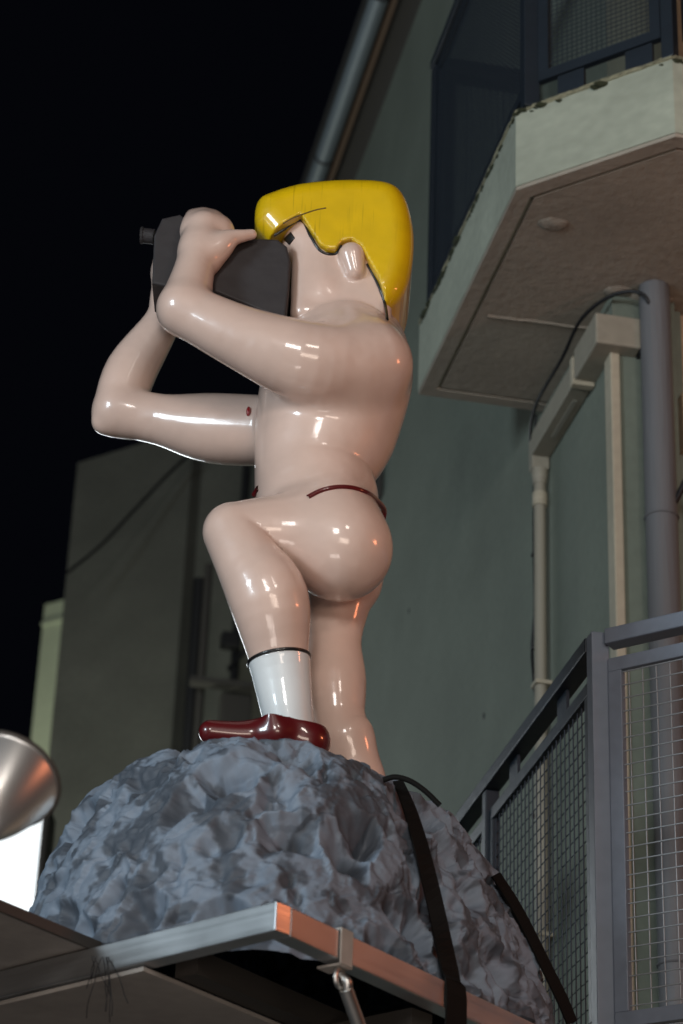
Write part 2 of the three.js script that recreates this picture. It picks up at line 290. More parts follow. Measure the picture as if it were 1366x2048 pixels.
// ---------------------------------------------------------------- pipes, trunking and cables on the house
{
  const p0 = V(2.172, 0, -6.085), t = thing('rain_pipe', 'thick mauve-grey round pipe running up to the balcony underside', 'pipe', p0.clone());
  const g = new THREE.CylinderGeometry(0.049, 0.049, YS - 0.001, 36, 1); g.translate(p0.x, YS / 2, p0.z); part('pipe', g, M.pole, t);
  for (const y of [3.6, 5.0]) { const b = new THREE.TorusGeometry(0.0505, 0.004, 6, 30); b.rotateX(Math.PI / 2); b.translate(p0.x, y, p0.z); part('pipe_clip', b, M.pole, t); }
}
{
  const y0 = 5.60, y1 = 5.685, x0 = XW - 0.07, t = thing('cable_trunking', 'cream plastic cable trunking along the wall under the balcony', 'trunking', V(XW - 0.04, y0, -6.5));
  part('duct', box(x0, XW - 0.002, y0, y1, -6.84, -6.34, 0.004), M.pvc, t);
  part('underside_slot', box(x0 + 0.03, x0 + 0.045, y0 - 0.003, y0 + 0.004, -6.70, -6.45), M.pvcDark, t);
  part('end_bracket', box(x0 - 0.008, XW - 0.003, y0 - 0.012, y1 + 0.008, -6.36, -6.33, 0.003), M.trim, t);
  part('junction_box', box(x0 - 0.004, XW + 0.075, y0 + 0.002, y1 + 0.028, -6.328, -6.09, 0.006), M.pvc, t);
  part('coupler', box(XW + 0.077, XW + 0.085, y0 - 0.002, y1 + 0.03, -6.19, -6.088, 0.002), M.black, t);
  part('duct', box(XW + 0.086, XW + 0.17, y0 + 0.006, y1 + 0.022, -6.185, -6.10, 0.004), M.pvc, t);
  part('outlet', box(x0 + 0.004, XW - 0.004, y0 - 0.045, y1 - 0.01, -6.885, -6.842, 0.004), M.pvc, t);
}
{
  const px = XW - 0.034, pz = -6.86, t = thing('conduit_pipe', 'cream plastic conduit pipe dropping from the trunking down the wall', 'pipe', V(px, 0, pz));
  const g = new THREE.CylinderGeometry(0.0205, 0.0205, 5.5, 24); g.translate(px, 2.75, pz); part('pipe', g, M.pvc, t);
  const s = new THREE.CylinderGeometry(0.0255, 0.0255, 0.05, 24); s.translate(px, 5.44, pz); part('coupling', s, M.trim, t);
  const q = new THREE.CylinderGeometry(0.03, 0.023, 0.056, 24); q.translate(px, 5.527, pz); part('reducer', q, M.pvc, t);
  for (const y of [3.9, 4.75]) part('pipe_clip', box(px - 0.026, XW - 0.001, y, y + 0.014, pz - 0.03, pz + 0.03, 0.003), M.trim, t);
}
{
  const pts = [[1072, 830], [1070, 875], [1069, 950], [1068, 1060], [1069, 1150], [1070, 1220], [1064, 1300], [1069, 1370], [1076, 1440], [1080, 1560]].map(([u, v]) => onX(u, v, XW - 0.012));
  const low = pts[pts.length - 1].clone(); low.y = 0.0; pts.push(low);
  const t = thing('black_cable', 'black cable hanging down the wall beside the cream conduit pipe', 'cable', V(XW, 0, pts[4].z));
  part('cable', tube(pts, 0.0055, 160, 6), M.rubber, t);
  for (const y of [4.35, 4.95, 5.3]) { const z = pts[4].z; part('cable_clip', box(XW - 0.022, XW - 0.0005, y, y + 0.012, z - 0.012, z + 0.012, 0.002), M.black, t); }
}
{
  const pts = [V(XW - 0.012, 5.60, -6.93), V(XW - 0.05, 5.66, -6.90), V(XW - 0.095, 5.70, -6.72), V(XW - 0.09, 5.725, -6.4), V(XW - 0.07, 5.78, -6.22), V(XW - 0.0, 5.80, -6.10), V(XW + 0.06, 5.79, -6.06), V(XW + 0.09, 5.75, -6.05), V(XW + 0.13, 5.68, -6.14)];
  const t = thing('black_cable', 'thin black cable looped over the top of the trunking', 'cable', pts[3].clone());
  part('cable', tube(pts, 0.0065, 90, 6), M.rubber, t);
}
{
  const pts = [[1372, 960], [1360, 985], [1350, 1003], [1343, 1010], [1338, 1004]].map(([u, v]) => onDist(u, v, 6.45));
  const t = thing('black_hose', 'short black hose end bent against the beige wall beside the rain pipe', 'hose', pts[2].clone());
  part('hose', tube(pts, 0.010, 30, 8), M.rubber, t);
}

// ---------------------------------------------------------------- houses behind
function wallBox(A, eu, len, depth, y0, y1) {                          // wall face from A along eu, its depth behind
  const n = V(-eu.z, 0, eu.x).multiplyScalar(depth), p = [A, A.clone().addScaledVector(eu, len)];
  return prism([[p[0].x, p[0].z], [p[1].x, p[1].z], [p[1].x - n.x, p[1].z - n.z], [p[0].x - n.x, p[0].z - n.z]], y0, y1);
}
{
  const A = onDist(140, 1080, 16.0), top = onDist(157, 926, 16.0).y; A.y = 0;
  const eu = V(Math.SQRT1_2, 0, Math.SQRT1_2);
  const t = thing('dark_house', 'unlit plain house with flat roof rising behind the raised elbow', 'building', A.clone());
  part('wall', wallBox(A, eu, 1.1, 4, 0, top), M.farWall, t);
  const B = A.clone().addScaledVector(eu, 1.1); 
  part('wall', wallBox(B.clone().addScaledVector(V(-eu.z, 0, eu.x), -0.12), eu, 0.86, 3.8, 0, top - 0.004), M.farWall, t);
  const R = onDist(128, 1150, 16.0), cab = [[134, 1146], [200, 1092], [280, 1008], [340, 945], [395, 895]].map(([u, v]) => onDist(u, v, 15.0)); 
  const c = thing('sagging_cable', 'thin dark cable sloping across the unlit house', 'cable', cab[0].clone());
  const far = cab[0].clone().add(cab[0].clone().sub(cab[1]).multiplyScalar(2)); 
  part('cable', tube([...cab, onDist(470, 830, 14.0)], 0.012, 50, 6), M.rubber, c);
}
{
  const A = onDist(70, 1400, 19.5), top = onDist(86, 1209, 19.5).y; A.y = 0;
  const t = thing('pale_house', 'pale cream house edge lit by an added lamp beyond the unlit house', 'building', A.clone());
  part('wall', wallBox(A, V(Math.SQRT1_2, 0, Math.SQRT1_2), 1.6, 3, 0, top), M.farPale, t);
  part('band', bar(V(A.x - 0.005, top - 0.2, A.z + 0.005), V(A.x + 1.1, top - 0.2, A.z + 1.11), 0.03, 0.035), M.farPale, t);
}
{
  // wall between the unlit house and the apartment house, with pipes, a meter box and a ledge
  const A = onDist(440, 1200, 15.6); A.y = 0; const eu = V(0.94, 0, 0.34).normalize();
  const t = thing('grey_house', 'grey plastered rear house with drainpipes and boxes beside the raised knee', 'building', A.clone());
  const top = onDist(470, 780, 15.2).y;
  part('wall', wallBox(A, eu, 2.0, 2, 0, top), M.farGrey, t);
  const q = (u, v, d) => onDist(u, v, d);
  const pipe = (u0, v0, v1, r, d, m, name) => { const a = q(u0, v0, d), b = V(a.x, q(u0, v1, d).y, a.z); part(name, rod(b, a, r, 12), m, t); };
  pipe(497, 880, 1500, 0.03, 14.6, M.black, 'drainpipe');
  pipe(418, 1130, 1560, 0.028, 14.2, M.fascia, 'drainpipe');
  pipe(400, 1160, 1560, 0.045, 14.3, M.black, 'drainpipe');
  const l0 = q(380, 1362, 14.0), l1 = q(505, 1375, 14.0); part('ledge', bar(l0, l1, 0.10, 0.035), M.fascia, t);
  const m0 = q(470, 1425, 14.2); part('meter_box', box(m0.x - 0.10, m0.x + 0.10, m0.y - 0.20, m0.y + 0.12, m0.z - 0.05, m0.z + 0.06, 0.01), M.fascia, t);
  const d0 = q(455, 1340, 14.1), d1 = q(500, 1290, 14.1); part('stay', rod(d0, d1, 0.015, 8), M.black, t);
  const e0 = q(457, 1282, 14.1); part('lamp_box', box(e0.x - 0.05, e0.x + 0.07, e0.y - 0.05, e0.y + 0.05, e0.z - 0.05, e0.z + 0.05, 0.01), M.black, t);
}

// ---------------------------------------------------------------- lit sign boxes and added fill panels (the first four stand behind or beside the camera)
function signBox({ name, label, at, look, w, h, c, glow, light }, bracket) {
  const t = thing(name, label, name === 'sign_lightbox' ? 'sign' : 'lamp', V(...at)); t.lookAt(...look);
  const case_ = new RoundedBoxGeometry(w + 0.08, h + 0.08, 0.22, 2, 0.02); case_.translate(0, 0, -0.15); part('case', case_, M.darkSteel, t, false);
  const face = new THREE.PlaneGeometry(w, h); face.translate(0, 0, -0.035);
  part('face', face, std({ color: lin(0.7, 0.7, 0.7), emissive: lin(...c), emissiveIntensity: glow, roughness: 0.5 }), t, false);
  light.position.set(...at); light.lookAt(...look); scene.add(light);
  return t;
}
for (const s of MINE) signBox(s);
{
  // shop houses that carry the signs, out of the picture
  const s = thing('shop_house', 'plain shop house behind the viewer carrying the lit fascia sign', 'building', V(0, 0, 7)); part('wall', box(-6, 6, 0, 8, 5.8, 7.4), M.farWall, s);
  for (const b of [box(-2.2, -2.0, 4.5, 4.7, 5.2, 5.9), box(1.8, 2.0, 6.3, 6.5, 4.8, 5.9)]) part('sign_bracket', b, M.darkSteel, s);
  const l = thing('shop_house', 'plain shop house across the street carrying the large white sign', 'building', V(-9, 0, -1)); part('wall', box(-10, -8.4, 0, 7.5, -5, 4), M.farWall, l);
  part('sign_bracket', box(-8.5, -6.35, 4.1, 4.3, 0.2, 0.4), M.darkSteel, l);
  const p = thing('sign_post', 'steel post carrying the red sign over the side street', 'post', V(4.9, 0, -2.7)); part('pole', rod(V(4.95, 0, -2.65), V(4.95, 5.4, -2.65), 0.06, 16), M.darkSteel, p); part('arm', rod(V(4.95, 5.3, -2.65), V(4.7, 5.22, -2.85), 0.025, 8), M.darkSteel, p);
}
{
  const t = thing('added_stall', 'unseen low stall counter added under the fill panel', 'stall', V(0.1, 0, -2.4)); part('counter', box(-0.6, 0.8, 0.86, 0.92, -2.75, -2.05, 0.01), M.sheet, t);  // stand added for the unseen fill panel
  for (const [x, z] of [[-0.55, -2.7], [0.75, -2.7], [-0.55, -2.1], [0.75, -2.1]]) part('leg', box(x - 0.02, x + 0.02, 0, 0.858, z - 0.02, z + 0.02), M.darkSteel, t);
  part('lamp_upright', rod(V(0.1, 0.921, -2.35), V(0.1, 1.6, -2.42), 0.02, 10), M.darkSteel, t);
}
{
  // the white lit sign at the left edge, between the houses and the rock
  const a = onDist(84, 1620, 12.5), yTop = a.y, w = 2.4, h = 1.6, ev = V(-1, 0, -0.25).normalize();
  const at = a.clone().addScaledVector(ev, w / 2); at.y = yTop - h / 2;
  const nrm = V(-ev.z, 0, ev.x).multiplyScalar(-1); if (nrm.z < 0) nrm.negate();
  const look = at.clone().add(nrm);
  const light = new THREE.RectAreaLight(lin(0.88, 0.96, 1.0), 4, w, h); light.name = 'panel_light'; light.castShadow = true;
  const t = signBox({ name: 'sign_lightbox', label: 'glaring white lit sign box beside the rock, under the metal lamp shade', at: at.toArray(), look: look.toArray(), w, h, c: [0.9, 0.97, 1.0], glow: 1.3, light });
  const back = new THREE.RectAreaLight(lin(0.95, 1.0, 0.84), 3, w, h); back.name = 'panel_light'; back.position.copy(at).addScaledVector(nrm, -0.29); back.lookAt(back.position.clone().addScaledVector(nrm, -1)); scene.add(back);  // rear light and glowing rear face added to brighten the pale house
  const bf = new THREE.PlaneGeometry(w, h); bf.rotateY(Math.PI); bf.translate(0, 0, -0.275); part('added_rear_face', bf, std({ color: lin(0.7, 0.7, 0.7), emissive: lin(0.95, 1.0, 0.84), emissiveIntensity: 1.3, roughness: 0.5 }), t, false);
  const p = thing('sign_post', 'steel post under the glaring white sign', 'post', V(at.x, 0, at.z)); const b = at.clone().addScaledVector(nrm, -0.15); part('pole', rod(V(b.x, 0, b.z), V(b.x, at.y - h / 2 - 0.03, b.z), 0.06, 16), M.darkSteel, p);
}

{
  // unseen lamp added between the two houses to brighten the pale one
  const p = V(0.08, 6.3, -18.0), t = thing('added_globe_lamp', 'added unseen round lamp on a post that brightens the pale house', 'lamp', V(p.x, 0, p.z));
  part('post', rod(V(p.x, 0, p.z), V(p.x, 6.2, p.z), 0.04, 12), M.darkSteel, t);
  part('globe', new THREE.SphereGeometry(0.09, 20, 14).translate(p.x, p.y, p.z), std({ color: lin(0.7, 0.7, 0.7), emissive: lin(1, 0.97, 0.8), emissiveIntensity: 2, roughness: 0.5 }), t);
  const l = new THREE.PointLight(lin(0.97, 1.0, 0.80), 18); l.position.copy(p); l.castShadow = true; l.shadow.radius = 4; l.name = 'added_lamp_light'; scene.add(l);
}

// ---------------------------------------------------------------- platform
const YP = 2.906, PC = onY(555, 1801, YP), eL = onY(200, 1891, YP).sub(PC).normalize(), eR = onY(1071, 2048, YP).sub(PC).normalize();
const pf = (a, b, y) => V(PC.x + eL.x * a + eR.x * b, y, PC.z + eL.z * a + eR.z * b);
{
  const t = thing('platform', 'aluminium framed platform carrying the rock', 'platform', V(PC.x, 0, PC.z));
  const h = 0.052, w = 0.038, lenL = 1.32, lenR = 1.28, y = YP - h / 2;
  part('beam', bar(pf(0, w / 2, y), pf(lenL, w / 2, y), w, h, 0.002), M.alu, t);
  part('beam', bar(pf(w / 2, w + 0.002, y), pf(w / 2, lenR, y), w, h, 0.002), M.alu, t);
  part('beam', bar(pf(lenL - w / 2, w + 0.004, y), pf(lenL - w / 2, lenR, y), w, h, 0.002), M.alu, t);
  part('beam', bar(pf(w + 0.004, lenR - w / 2, y), pf(lenL - w - 0.004, lenR - w / 2, y), w, h, 0.002), M.alu, t);
  part('crossbeam', bar(pf(0.30, 0.10, y - 0.004), pf(0.30, lenR - 0.05, y - 0.004), 0.05, 0.046), M.darkSteel, t);
  part('crossbeam', bar(pf(0.05, 0.52, y - 0.05), pf(lenL - 0.05, 0.52, y - 0.05), 0.06, 0.05), M.darkSteel, t);
  part('deck_sheet', prism([[pf(0.03, lenR - 0.5, 0).x, pf(0.03, lenR - 0.5, 0).z], [pf(lenL, lenR - 0.5, 0).x, pf(lenL, lenR - 0.5, 0).z], [pf(lenL, lenR - 0.05, 0).x, pf(lenL, lenR - 0.05, 0).z], [pf(0.03, lenR - 0.05, 0).x, pf(0.03, lenR - 0.05, 0).z]].reverse(), YP - 0.05, YP - 0.04), M.black, t);
  const q = onY(287, 1935, YP - h - 0.006), lo = q.clone(), dR = eR;          // underside sheet, its edge parallel to the right beam
  const A = lo.clone(), B = lo.clone().addScaledVector(dR, 1.0), Cc = B.clone().addScaledVector(eL, 1.1), Dd = A.clone().addScaledVector(eL, 1.1);
  part('underside_sheet', prism([[A.x, A.z], [B.x, B.z], [Cc.x, Cc.z], [Dd.x, Dd.z]], YP - h - 0.012, YP - h - 0.004), M.sheet, t);
  for (const [a, b] of [[lenL - 0.05, 0.05], [lenL - 0.05, lenR - 0.05], [0.04, lenR - 0.04]]) part('leg', rod(V(pf(a, b, 0).x, 0, pf(a, b, 0).z), pf(a, b, YP - h - 0.012), 0.03, 16), M.galv, t);
}
{
  const a = onY(200, 1893, YP + 0.012), b = a.clone().addScaledVector(eR, -1.2), c = b.clone().addScaledVector(eL, 1.3), d = a.clone().addScaledVector(eL, 1.3), y = YP + 0.004;
  const t = thing('metal_sheet', 'flat grey-brown sheet lying over the left platform beam', 'sheet', V(a.x, y, a.z));
  part('sheet', prism([[a.x, a.z], [d.x, d.z], [c.x, c.z], [b.x, b.z]], y, y + 0.012), M.sheet, t);
  part('edge_strip', bar(a.clone().setY(y + 0.006), b.clone().setY(y + 0.006), 0.006, 0.020), M.darkSteel, t);
}
{
  // frayed dark strands hanging from the left beam
  const t = thing('wire_strands', 'tangle of thin dark strands hanging under the left platform beam', 'wire', onY(195, 1930, YP - 0.03));
  for (let i = 0; i < 9; i++) { const pts = []; let u = 186 + 18 * rnd(), v = 1918; const du = -8 + 34 * rnd() * (i % 2 ? 1 : 0.4), L = 45 + 75 * rnd(); for (let k = 0; k <= 5; k++) { pts.push(onY(u, 1915, YP - 0.03).add(V(0, 0, 0.006 + 0.003 * k)).add(V((u - 190) * 0.0009 + du * k * 0.0005, -(k / 5) * L * 0.00105, 0.006 * noise(i, k, 1)))); u += 5 * (rnd() - 0.5); } part('strand', tube(pts, 0.0009, 14, 4), M.rubber, t); }
}
{
  // beam clamp with hook and tension rod
  const s = onY(690, 1866, YP).sub(PC).dot(eR), out = V(-eL.x, 0, -eL.z), c = pf(0, s, YP);
  const O = (a, b, y) => V(PC.x + eR.x * (s + a) + out.x * b, y, PC.z + eR.z * (s + a) + out.z * b);
  const t = thing('beam_clamp', 'steel strap clamp with hook and rod on the orange-lit beam', 'clamp', V(c.x, YP - 0.06, c.z));
  part('strap_plate', [bar(O(-0.018, 0.004, YP - 0.028), O(0.018, 0.004, YP - 0.028), 0.004, 0.064, 0.001), bar(O(-0.018, -0.022, YP + 0.004), O(0.018, -0.022, YP + 0.004), 0.05, 0.004), bar(O(-0.018, -0.022, YP - 0.06), O(0.018, -0.022, YP - 0.06), 0.05, 0.004)], M.sheet, t);
  part('eye_ring', (() => { const g = new THREE.TorusGeometry(0.016, 0.005, 8, 20); g.rotateY(0.9); g.translate(...O(0, -0.01, YP - 0.08).toArray()); return g; })(), M.galv, t);
  const p0 = O(0, 0.0, YP - 0.09), p1 = EYE.clone().addScaledVector(PX(732, 2090).normalize(), p0.distanceTo(EYE) + 0.05);
  part('hook', tube([O(0, -0.01, YP - 0.075), O(0.006, 0.004, YP - 0.088), p0.clone().lerp(p1, 0.15)], 0.009, 12, 8), M.galv, t);
  part('strut', rod(p0.clone().lerp(p1, 0.1), p1.clone().lerp(p0, -1.2), 0.0125, 14), M.galv, t);
}
{
  // spun metal lamp shade seen from behind and below
  const rimC = onDist(4, 1562, 3.45), ax = toWorld(V(0.153, 0.485, -0.861)).normalize();
  const k = rimC.clone().sub(EYE).length() / FPX * 1.02, Rr = 110 * k, Hh = 150 * k, apex = rimC.clone().addScaledVector(ax, -Hh);
  const prof = []; for (let i = 0; i <= 24; i++) { const s = i / 24; prof.push(new THREE.Vector2(0.018 + (Rr - 0.018) * Math.pow(s, 0.58), Hh * s)); }
  prof.push(new THREE.Vector2(Rr + 0.003, Hh + 0.001), new THREE.Vector2(Rr + 0.0035, Hh + 0.005), new THREE.Vector2(Rr - 0.002, Hh + 0.006)); for (let i = 24; i >= 0; i--) { const s = i / 24; prof.push(new THREE.Vector2(0.016 + (Rr - 0.019) * Math.pow(s, 0.58), Hh * s + 0.002)); }
  const q = new THREE.Quaternion().setFromUnitVectors(V(0, 1, 0), ax), put = (g) => { g.applyQuaternion(q); g.translate(apex.x, apex.y, apex.z); return g; };
  const t = thing('lamp_shade', 'spun aluminium lamp shade tilted up in front of the white sign', 'lamp', apex.clone());
  part('shade', put(new THREE.LatheGeometry(prof, 72)), M.shade, t);
  part('rim', put(new THREE.TorusGeometry(Rr + 0.001, 0.0042, 8, 90).rotateX(Math.PI / 2).translate(0, Hh + 0.003, 0)), M.darkSteel, t);
  part('socket', put(new THREE.CylinderGeometry(0.02, 0.024, 0.07, 20).translate(0, -0.03, 0)), M.black, t);
  const s0 = apex.clone().addScaledVector(ax, -0.06); part('stem', tube([s0, s0.clone().add(V(-0.05, -0.06, 0.0)), s0.clone().add(V(-0.10, -0.2, -0.05)), V(s0.x - 0.11, 2.9, s0.z - 0.06), V(s0.x - 0.11, 0, s0.z - 0.06)], 0.012, 40, 8), M.darkSteel, t);
}

// ---------------------------------------------------------------- statue frame: x to the statue's rear, y up, z towards the street
const HF = toWorld(V(0, 0, -1)).setY(0).normalize(), RT = HF.clone().cross(V(0, 1, 0)), FWD = toWorld(V(0, 0, -1)), DS = 4.62, YB = 3.36;
const YAW = Math.atan2(-RT.z, RT.x);
const Lp = (u, v, z = 0) => { const d = PX(u, v), p = EYE.clone().addScaledVector(d, (DS - z) / d.dot(HF)); return V(p.dot(RT), p.y - YB, z); };
const eyeL = V(0, EYE.y - YB, DS);
const mpp = (u, v, z = 0) => { const d = PX(u, v); return ((DS - z) / d.dot(HF)) * d.dot(FWD) / FPX; };
const J = (u, v, z, r) => { const p = Lp(u, v, z); return [p.x, p.y, p.z, r * mpp(u, v, z)]; };
function cone(a, b) {                                                   // distance to a tapered capsule
  const [ax, ay, az, r1] = a, [bx, by, bz, r2] = b, dx = bx - ax, dy = by - ay, dz = bz - az, l2 = Math.max(1e-9, dx * dx + dy * dy + dz * dz), rr = r1 - r2, a2 = l2 - rr * rr, il2 = 1 / l2;
  return (x, y, z) => {
    const px = x - ax, py = y - ay, pz = z - az, yy = px * dx + py * dy + pz * dz, zz = yy - l2;
    const qx = px * l2 - dx * yy, qy = py * l2 - dy * yy, qz = pz * l2 - dz * yy, x2 = qx * qx + qy * qy + qz * qz, y2 = yy * yy * l2, z2 = zz * zz * l2, k = Math.sign(rr) * rr * rr * x2;
    if (Math.sign(zz) * a2 * z2 > k) return Math.sqrt(x2 + z2) * il2 - r2;
    if (Math.sign(yy) * a2 * y2 < k) return Math.sqrt(x2 + y2) * il2 - r1;
    return (Math.sqrt(x2 * a2 * il2) + yy * rr) * il2 - r1;
  };
}
const ball = ([cx, cy, cz, r], sx = 1, sy = 1, sz = 1) => { const m = Math.min(sx, sy, sz); return (x, y, z) => (Math.hypot((x - cx) / sx, (y - cy) / sy, (z - cz) / sz) - r) * m; };
const rbox = ([cx, cy, cz], hx, hy, hz, r) => (x, y, z) => { const a = Math.abs(x - cx) - hx + r, b = Math.abs(y - cy) - hy + r, c = Math.abs(z - cz) - hz + r; return Math.hypot(Math.max(a, 0), Math.max(b, 0), Math.max(c, 0)) + Math.min(0, Math.max(a, b, c)) - r; };
const smin = (a, b, k) => { const h = Math.max(k - Math.abs(a - b), 0) / k; return Math.min(a, b) - h * h * k * 0.25; };
const smax = (a, b, k) => -smin(-a, -b, k);
const blend = (k, ...f) => (x, y, z) => { let d = f[0](x, y, z); for (let i = 1; i < f.length; i++) d = smin(d, f[i](x, y, z), k); return d; };
function chain(k, ...j) {                                               // smooth spline through the joints, as a run of tapered capsules
  const list = [], n = j.length, at = (i, c) => j[Math.max(0, Math.min(n - 1, i))][c];
  const cr = (i, t, c) => { const a = at(i - 1, c), b = at(i, c), d = at(i + 1, c), e = at(i + 2, c); return 0.5 * (2 * b + (d - a) * t + (2 * a - 5 * b + 4 * d - e) * t * t + (3 * b - a - 3 * d + e) * t * t * t); };
  for (let i = 0; i + 1 < n; i++) for (let t = 0; t < 5; t++) list.push([0, 1, 2, 3].map((c) => cr(i, t / 5, c)));
  list.push(j[n - 1]);
  const bound = list.slice(1).map((b, i) => { const a = list[i]; return [(a[0] + b[0]) / 2, (a[1] + b[1]) / 2, (a[2] + b[2]) / 2, Math.hypot(a[0] - b[0], a[1] - b[1], a[2] - b[2]) / 2 + Math.max(a[3], b[3])]; });
  const segs = list.slice(1).map((b, i) => cone(list[i], b)), c = [0, 1, 2].map((q) => list.reduce((s, p) => s + p[q] / list.length, 0)), R = Math.max(...list.map((p) => Math.hypot(p[0] - c[0], p[1] - c[1], p[2] - c[2]) + p[3]));
  return (x, y, z) => { const o = Math.hypot(x - c[0], y - c[1], z - c[2]) - R; if (o > 0.09) return o; let d = 9; for (let i = 0; i < segs.length; i++) { const b = bound[i], ex = x - b[0], ey = y - b[1], ez = z - b[2], m = d + b[3]; if (m > 0 && ex * ex + ey * ey + ez * ez > m * m) continue; const e = segs[i](x, y, z); if (e < d) d = e; } return d; };
}
const grad = (f, p, e = 0.0012) => V(f(p.x + e, p.y, p.z) - f(p.x - e, p.y, p.z), f(p.x, p.y + e, p.z) - f(p.x, p.y - e, p.z), f(p.x, p.y, p.z + e) - f(p.x, p.y, p.z - e)).normalize();
function netMesh(f, lo, hi, h, flat = 0.0012) {                          // surface nets over a box, skipping empty blocks
  const nx = Math.ceil((hi.x - lo.x) / h) + 1, ny = Math.ceil((hi.y - lo.y) / h) + 1, nz = Math.ceil((hi.z - lo.z) / h) + 1, F = new Float32Array(nx * ny * nz), B = 8, id = (i, j, k) => (k * ny + j) * nx + i;
  for (let k0 = 0; k0 < nz; k0 += B) for (let j0 = 0; j0 < ny; j0 += B) for (let i0 = 0; i0 < nx; i0 += B) {
    const c = f(lo.x + (i0 + B / 2) * h, lo.y + (j0 + B / 2) * h, lo.z + (k0 + B / 2) * h), skip = Math.abs(c) > B * h * 1.15;
    for (let k = k0; k < Math.min(k0 + B, nz); k++) for (let j = j0; j < Math.min(j0 + B, ny); j++) for (let i = i0; i < Math.min(i0 + B, nx); i++) F[id(i, j, k)] = skip ? c : f(lo.x + i * h, lo.y + j * h, lo.z + k * h);
  }
  const cell = new Int32Array(nx * ny * nz).fill(-1), pos = [], tri = [];
  const E = [[0, 1], [0, 2], [0, 4], [1, 3], [1, 5], [2, 3], [2, 6], [3, 7], [4, 5], [4, 6], [5, 7], [6, 7]];
  for (let k = 0; k < nz - 1; k++) for (let j = 0; j < ny - 1; j++) for (let i = 0; i < nx - 1; i++) {
    const v = []; let m = 0; for (let c = 0; c < 8; c++) { v[c] = F[id(i + (c & 1), j + ((c >> 1) & 1), k + (c >> 2))]; if (v[c] < 0) m |= 1 << c; }
    if (m === 0 || m === 255) continue;
    let x = 0, y = 0, z = 0, n = 0;
    for (const [a, b] of E) if ((v[a] < 0) !== (v[b] < 0)) { const t = v[a] / (v[a] - v[b]); x += (a & 1) + t * ((b & 1) - (a & 1)); y += ((a >> 1) & 1) + t * (((b >> 1) & 1) - ((a >> 1) & 1)); z += (a >> 2) + t * ((b >> 2) - (a >> 2)); n++; }
    cell[id(i, j, k)] = pos.length / 3; pos.push(lo.x + (i + x / n) * h, lo.y + (j + y / n) * h, lo.z + (k + z / n) * h);
  }
  const quad = (a, b, c, d, flip) => { if (a < 0 || b < 0 || c < 0 || d < 0) return; if (flip) tri.push(a, c, b, a, d, c); else tri.push(a, b, c, a, c, d); };
  for (let k = 1; k < nz - 1; k++) for (let j = 1; j < ny - 1; j++) for (let i = 1; i < nx - 1; i++) {
    const s = F[id(i, j, k)] < 0;
    if (s !== F[id(i + 1, j, k)] < 0) quad(cell[id(i, j - 1, k - 1)], cell[id(i, j, k - 1)], cell[id(i, j, k)], cell[id(i, j - 1, k)], !s);
    if (s !== F[id(i, j + 1, k)] < 0) quad(cell[id(i - 1, j, k - 1)], cell[id(i - 1, j, k)], cell[id(i, j, k)], cell[id(i, j, k - 1)], !s);
    if (s !== F[id(i, j, k + 1)] < 0) quad(cell[id(i - 1, j - 1, k)], cell[id(i, j - 1, k)], cell[id(i, j, k)], cell[id(i - 1, j, k)], !s);
  }
  const nor = new Float32Array(pos.length), uv = new Float32Array(pos.length / 3 * 2), p = V(0, 0, 0);
  for (let i = 0; i < pos.length; i += 3) {
    p.set(pos[i], pos[i + 1], pos[i + 2]);
    { const d = f(p.x, p.y, p.z); p.addScaledVector(grad(f, p), -Math.max(-h * 0.5, Math.min(h * 0.5, d))); }
    pos[i] = p.x; pos[i + 1] = p.y; pos[i + 2] = p.z; const g = grad(f, p, flat); nor[i] = g.x; nor[i + 1] = g.y; nor[i + 2] = g.z; uv[i / 3 * 2] = p.x; uv[i / 3 * 2 + 1] = p.y;
  }
  const g = new THREE.BufferGeometry(); g.setAttribute('position', new THREE.BufferAttribute(new Float32Array(pos), 3)); g.setAttribute('normal', new THREE.BufferAttribute(nor, 3)); g.setAttribute('uv', new THREE.BufferAttribute(uv, 2)); g.setIndex(tri); return g;
}
function hit(f, u, v) {                                                  // first point of a field along the line of sight through a photo pixel
  const d = Lp(u, v, 0).sub(eyeL).normalize(), p = eyeL.clone().addScaledVector(d, 3.9);
  for (let i = 0; i < 400; i++) { const s = f(p.x, p.y, p.z); if (s < 0.0004) return p; p.addScaledVector(d, Math.max(0.0004, s * 0.8)); if (p.z < -1) break; }
  return Lp(u, v, 0);
}

// ---------------------------------------------------------------- the figure
const torso = blend(0.07, chain(0, J(690, 706, -0.03, 122), J(672, 760, -0.03, 146), J(654, 850, -0.03, 143), J(626, 938, -0.02, 117), J(634, 1000, -0.02, 123), J(642, 1050, -0.02, 118)),
  ball(J(706, 735, -0.12, 104)), ball(J(704, 735, 0.06, 110)));
const buttNear = cone(J(664, 1070, 0.060, 102), J(682, 1100, 0.060, 103)), buttFar = cone(J(680, 1090, -0.10, 100), J(688, 1158, -0.10, 78));
const thighNear = chain(0.02, J(668, 1082, 0.065, 98), J(560, 1068, 0.085, 79), J(466, 1064, 0.115, 59));
const shinNear = chain(0.03, J(465, 1064, 0.115, 60), J(500, 1130, 0.125, 68), J(538, 1200, 0.125, 80), J(557, 1312, 0.085, 60), J(577, 1440, 0.07, 47), J(585, 1475, 0.065, 44));
const legFar = chain(0.03, J(690, 1150, -0.10, 70), J(668, 1270, -0.10, 56), J(668, 1365, -0.095, 65), J(676, 1450, -0.09, 52), J(690, 1475, -0.09, 52));
const footFar = blend(0.02, cone(J(692, 1478, -0.09, 52), J(716, 1560, -0.11, 56)), cone(J(705, 1555, -0.11, 48), J(600, 1560, -0.10, 30)));
const armNear = chain(0.03, J(745, 726, 0.112, 78), J(690, 730, 0.132, 84), J(600, 720, 0.168, 81), J(480, 674, 0.18, 64), J(370, 620, 0.175, 53));
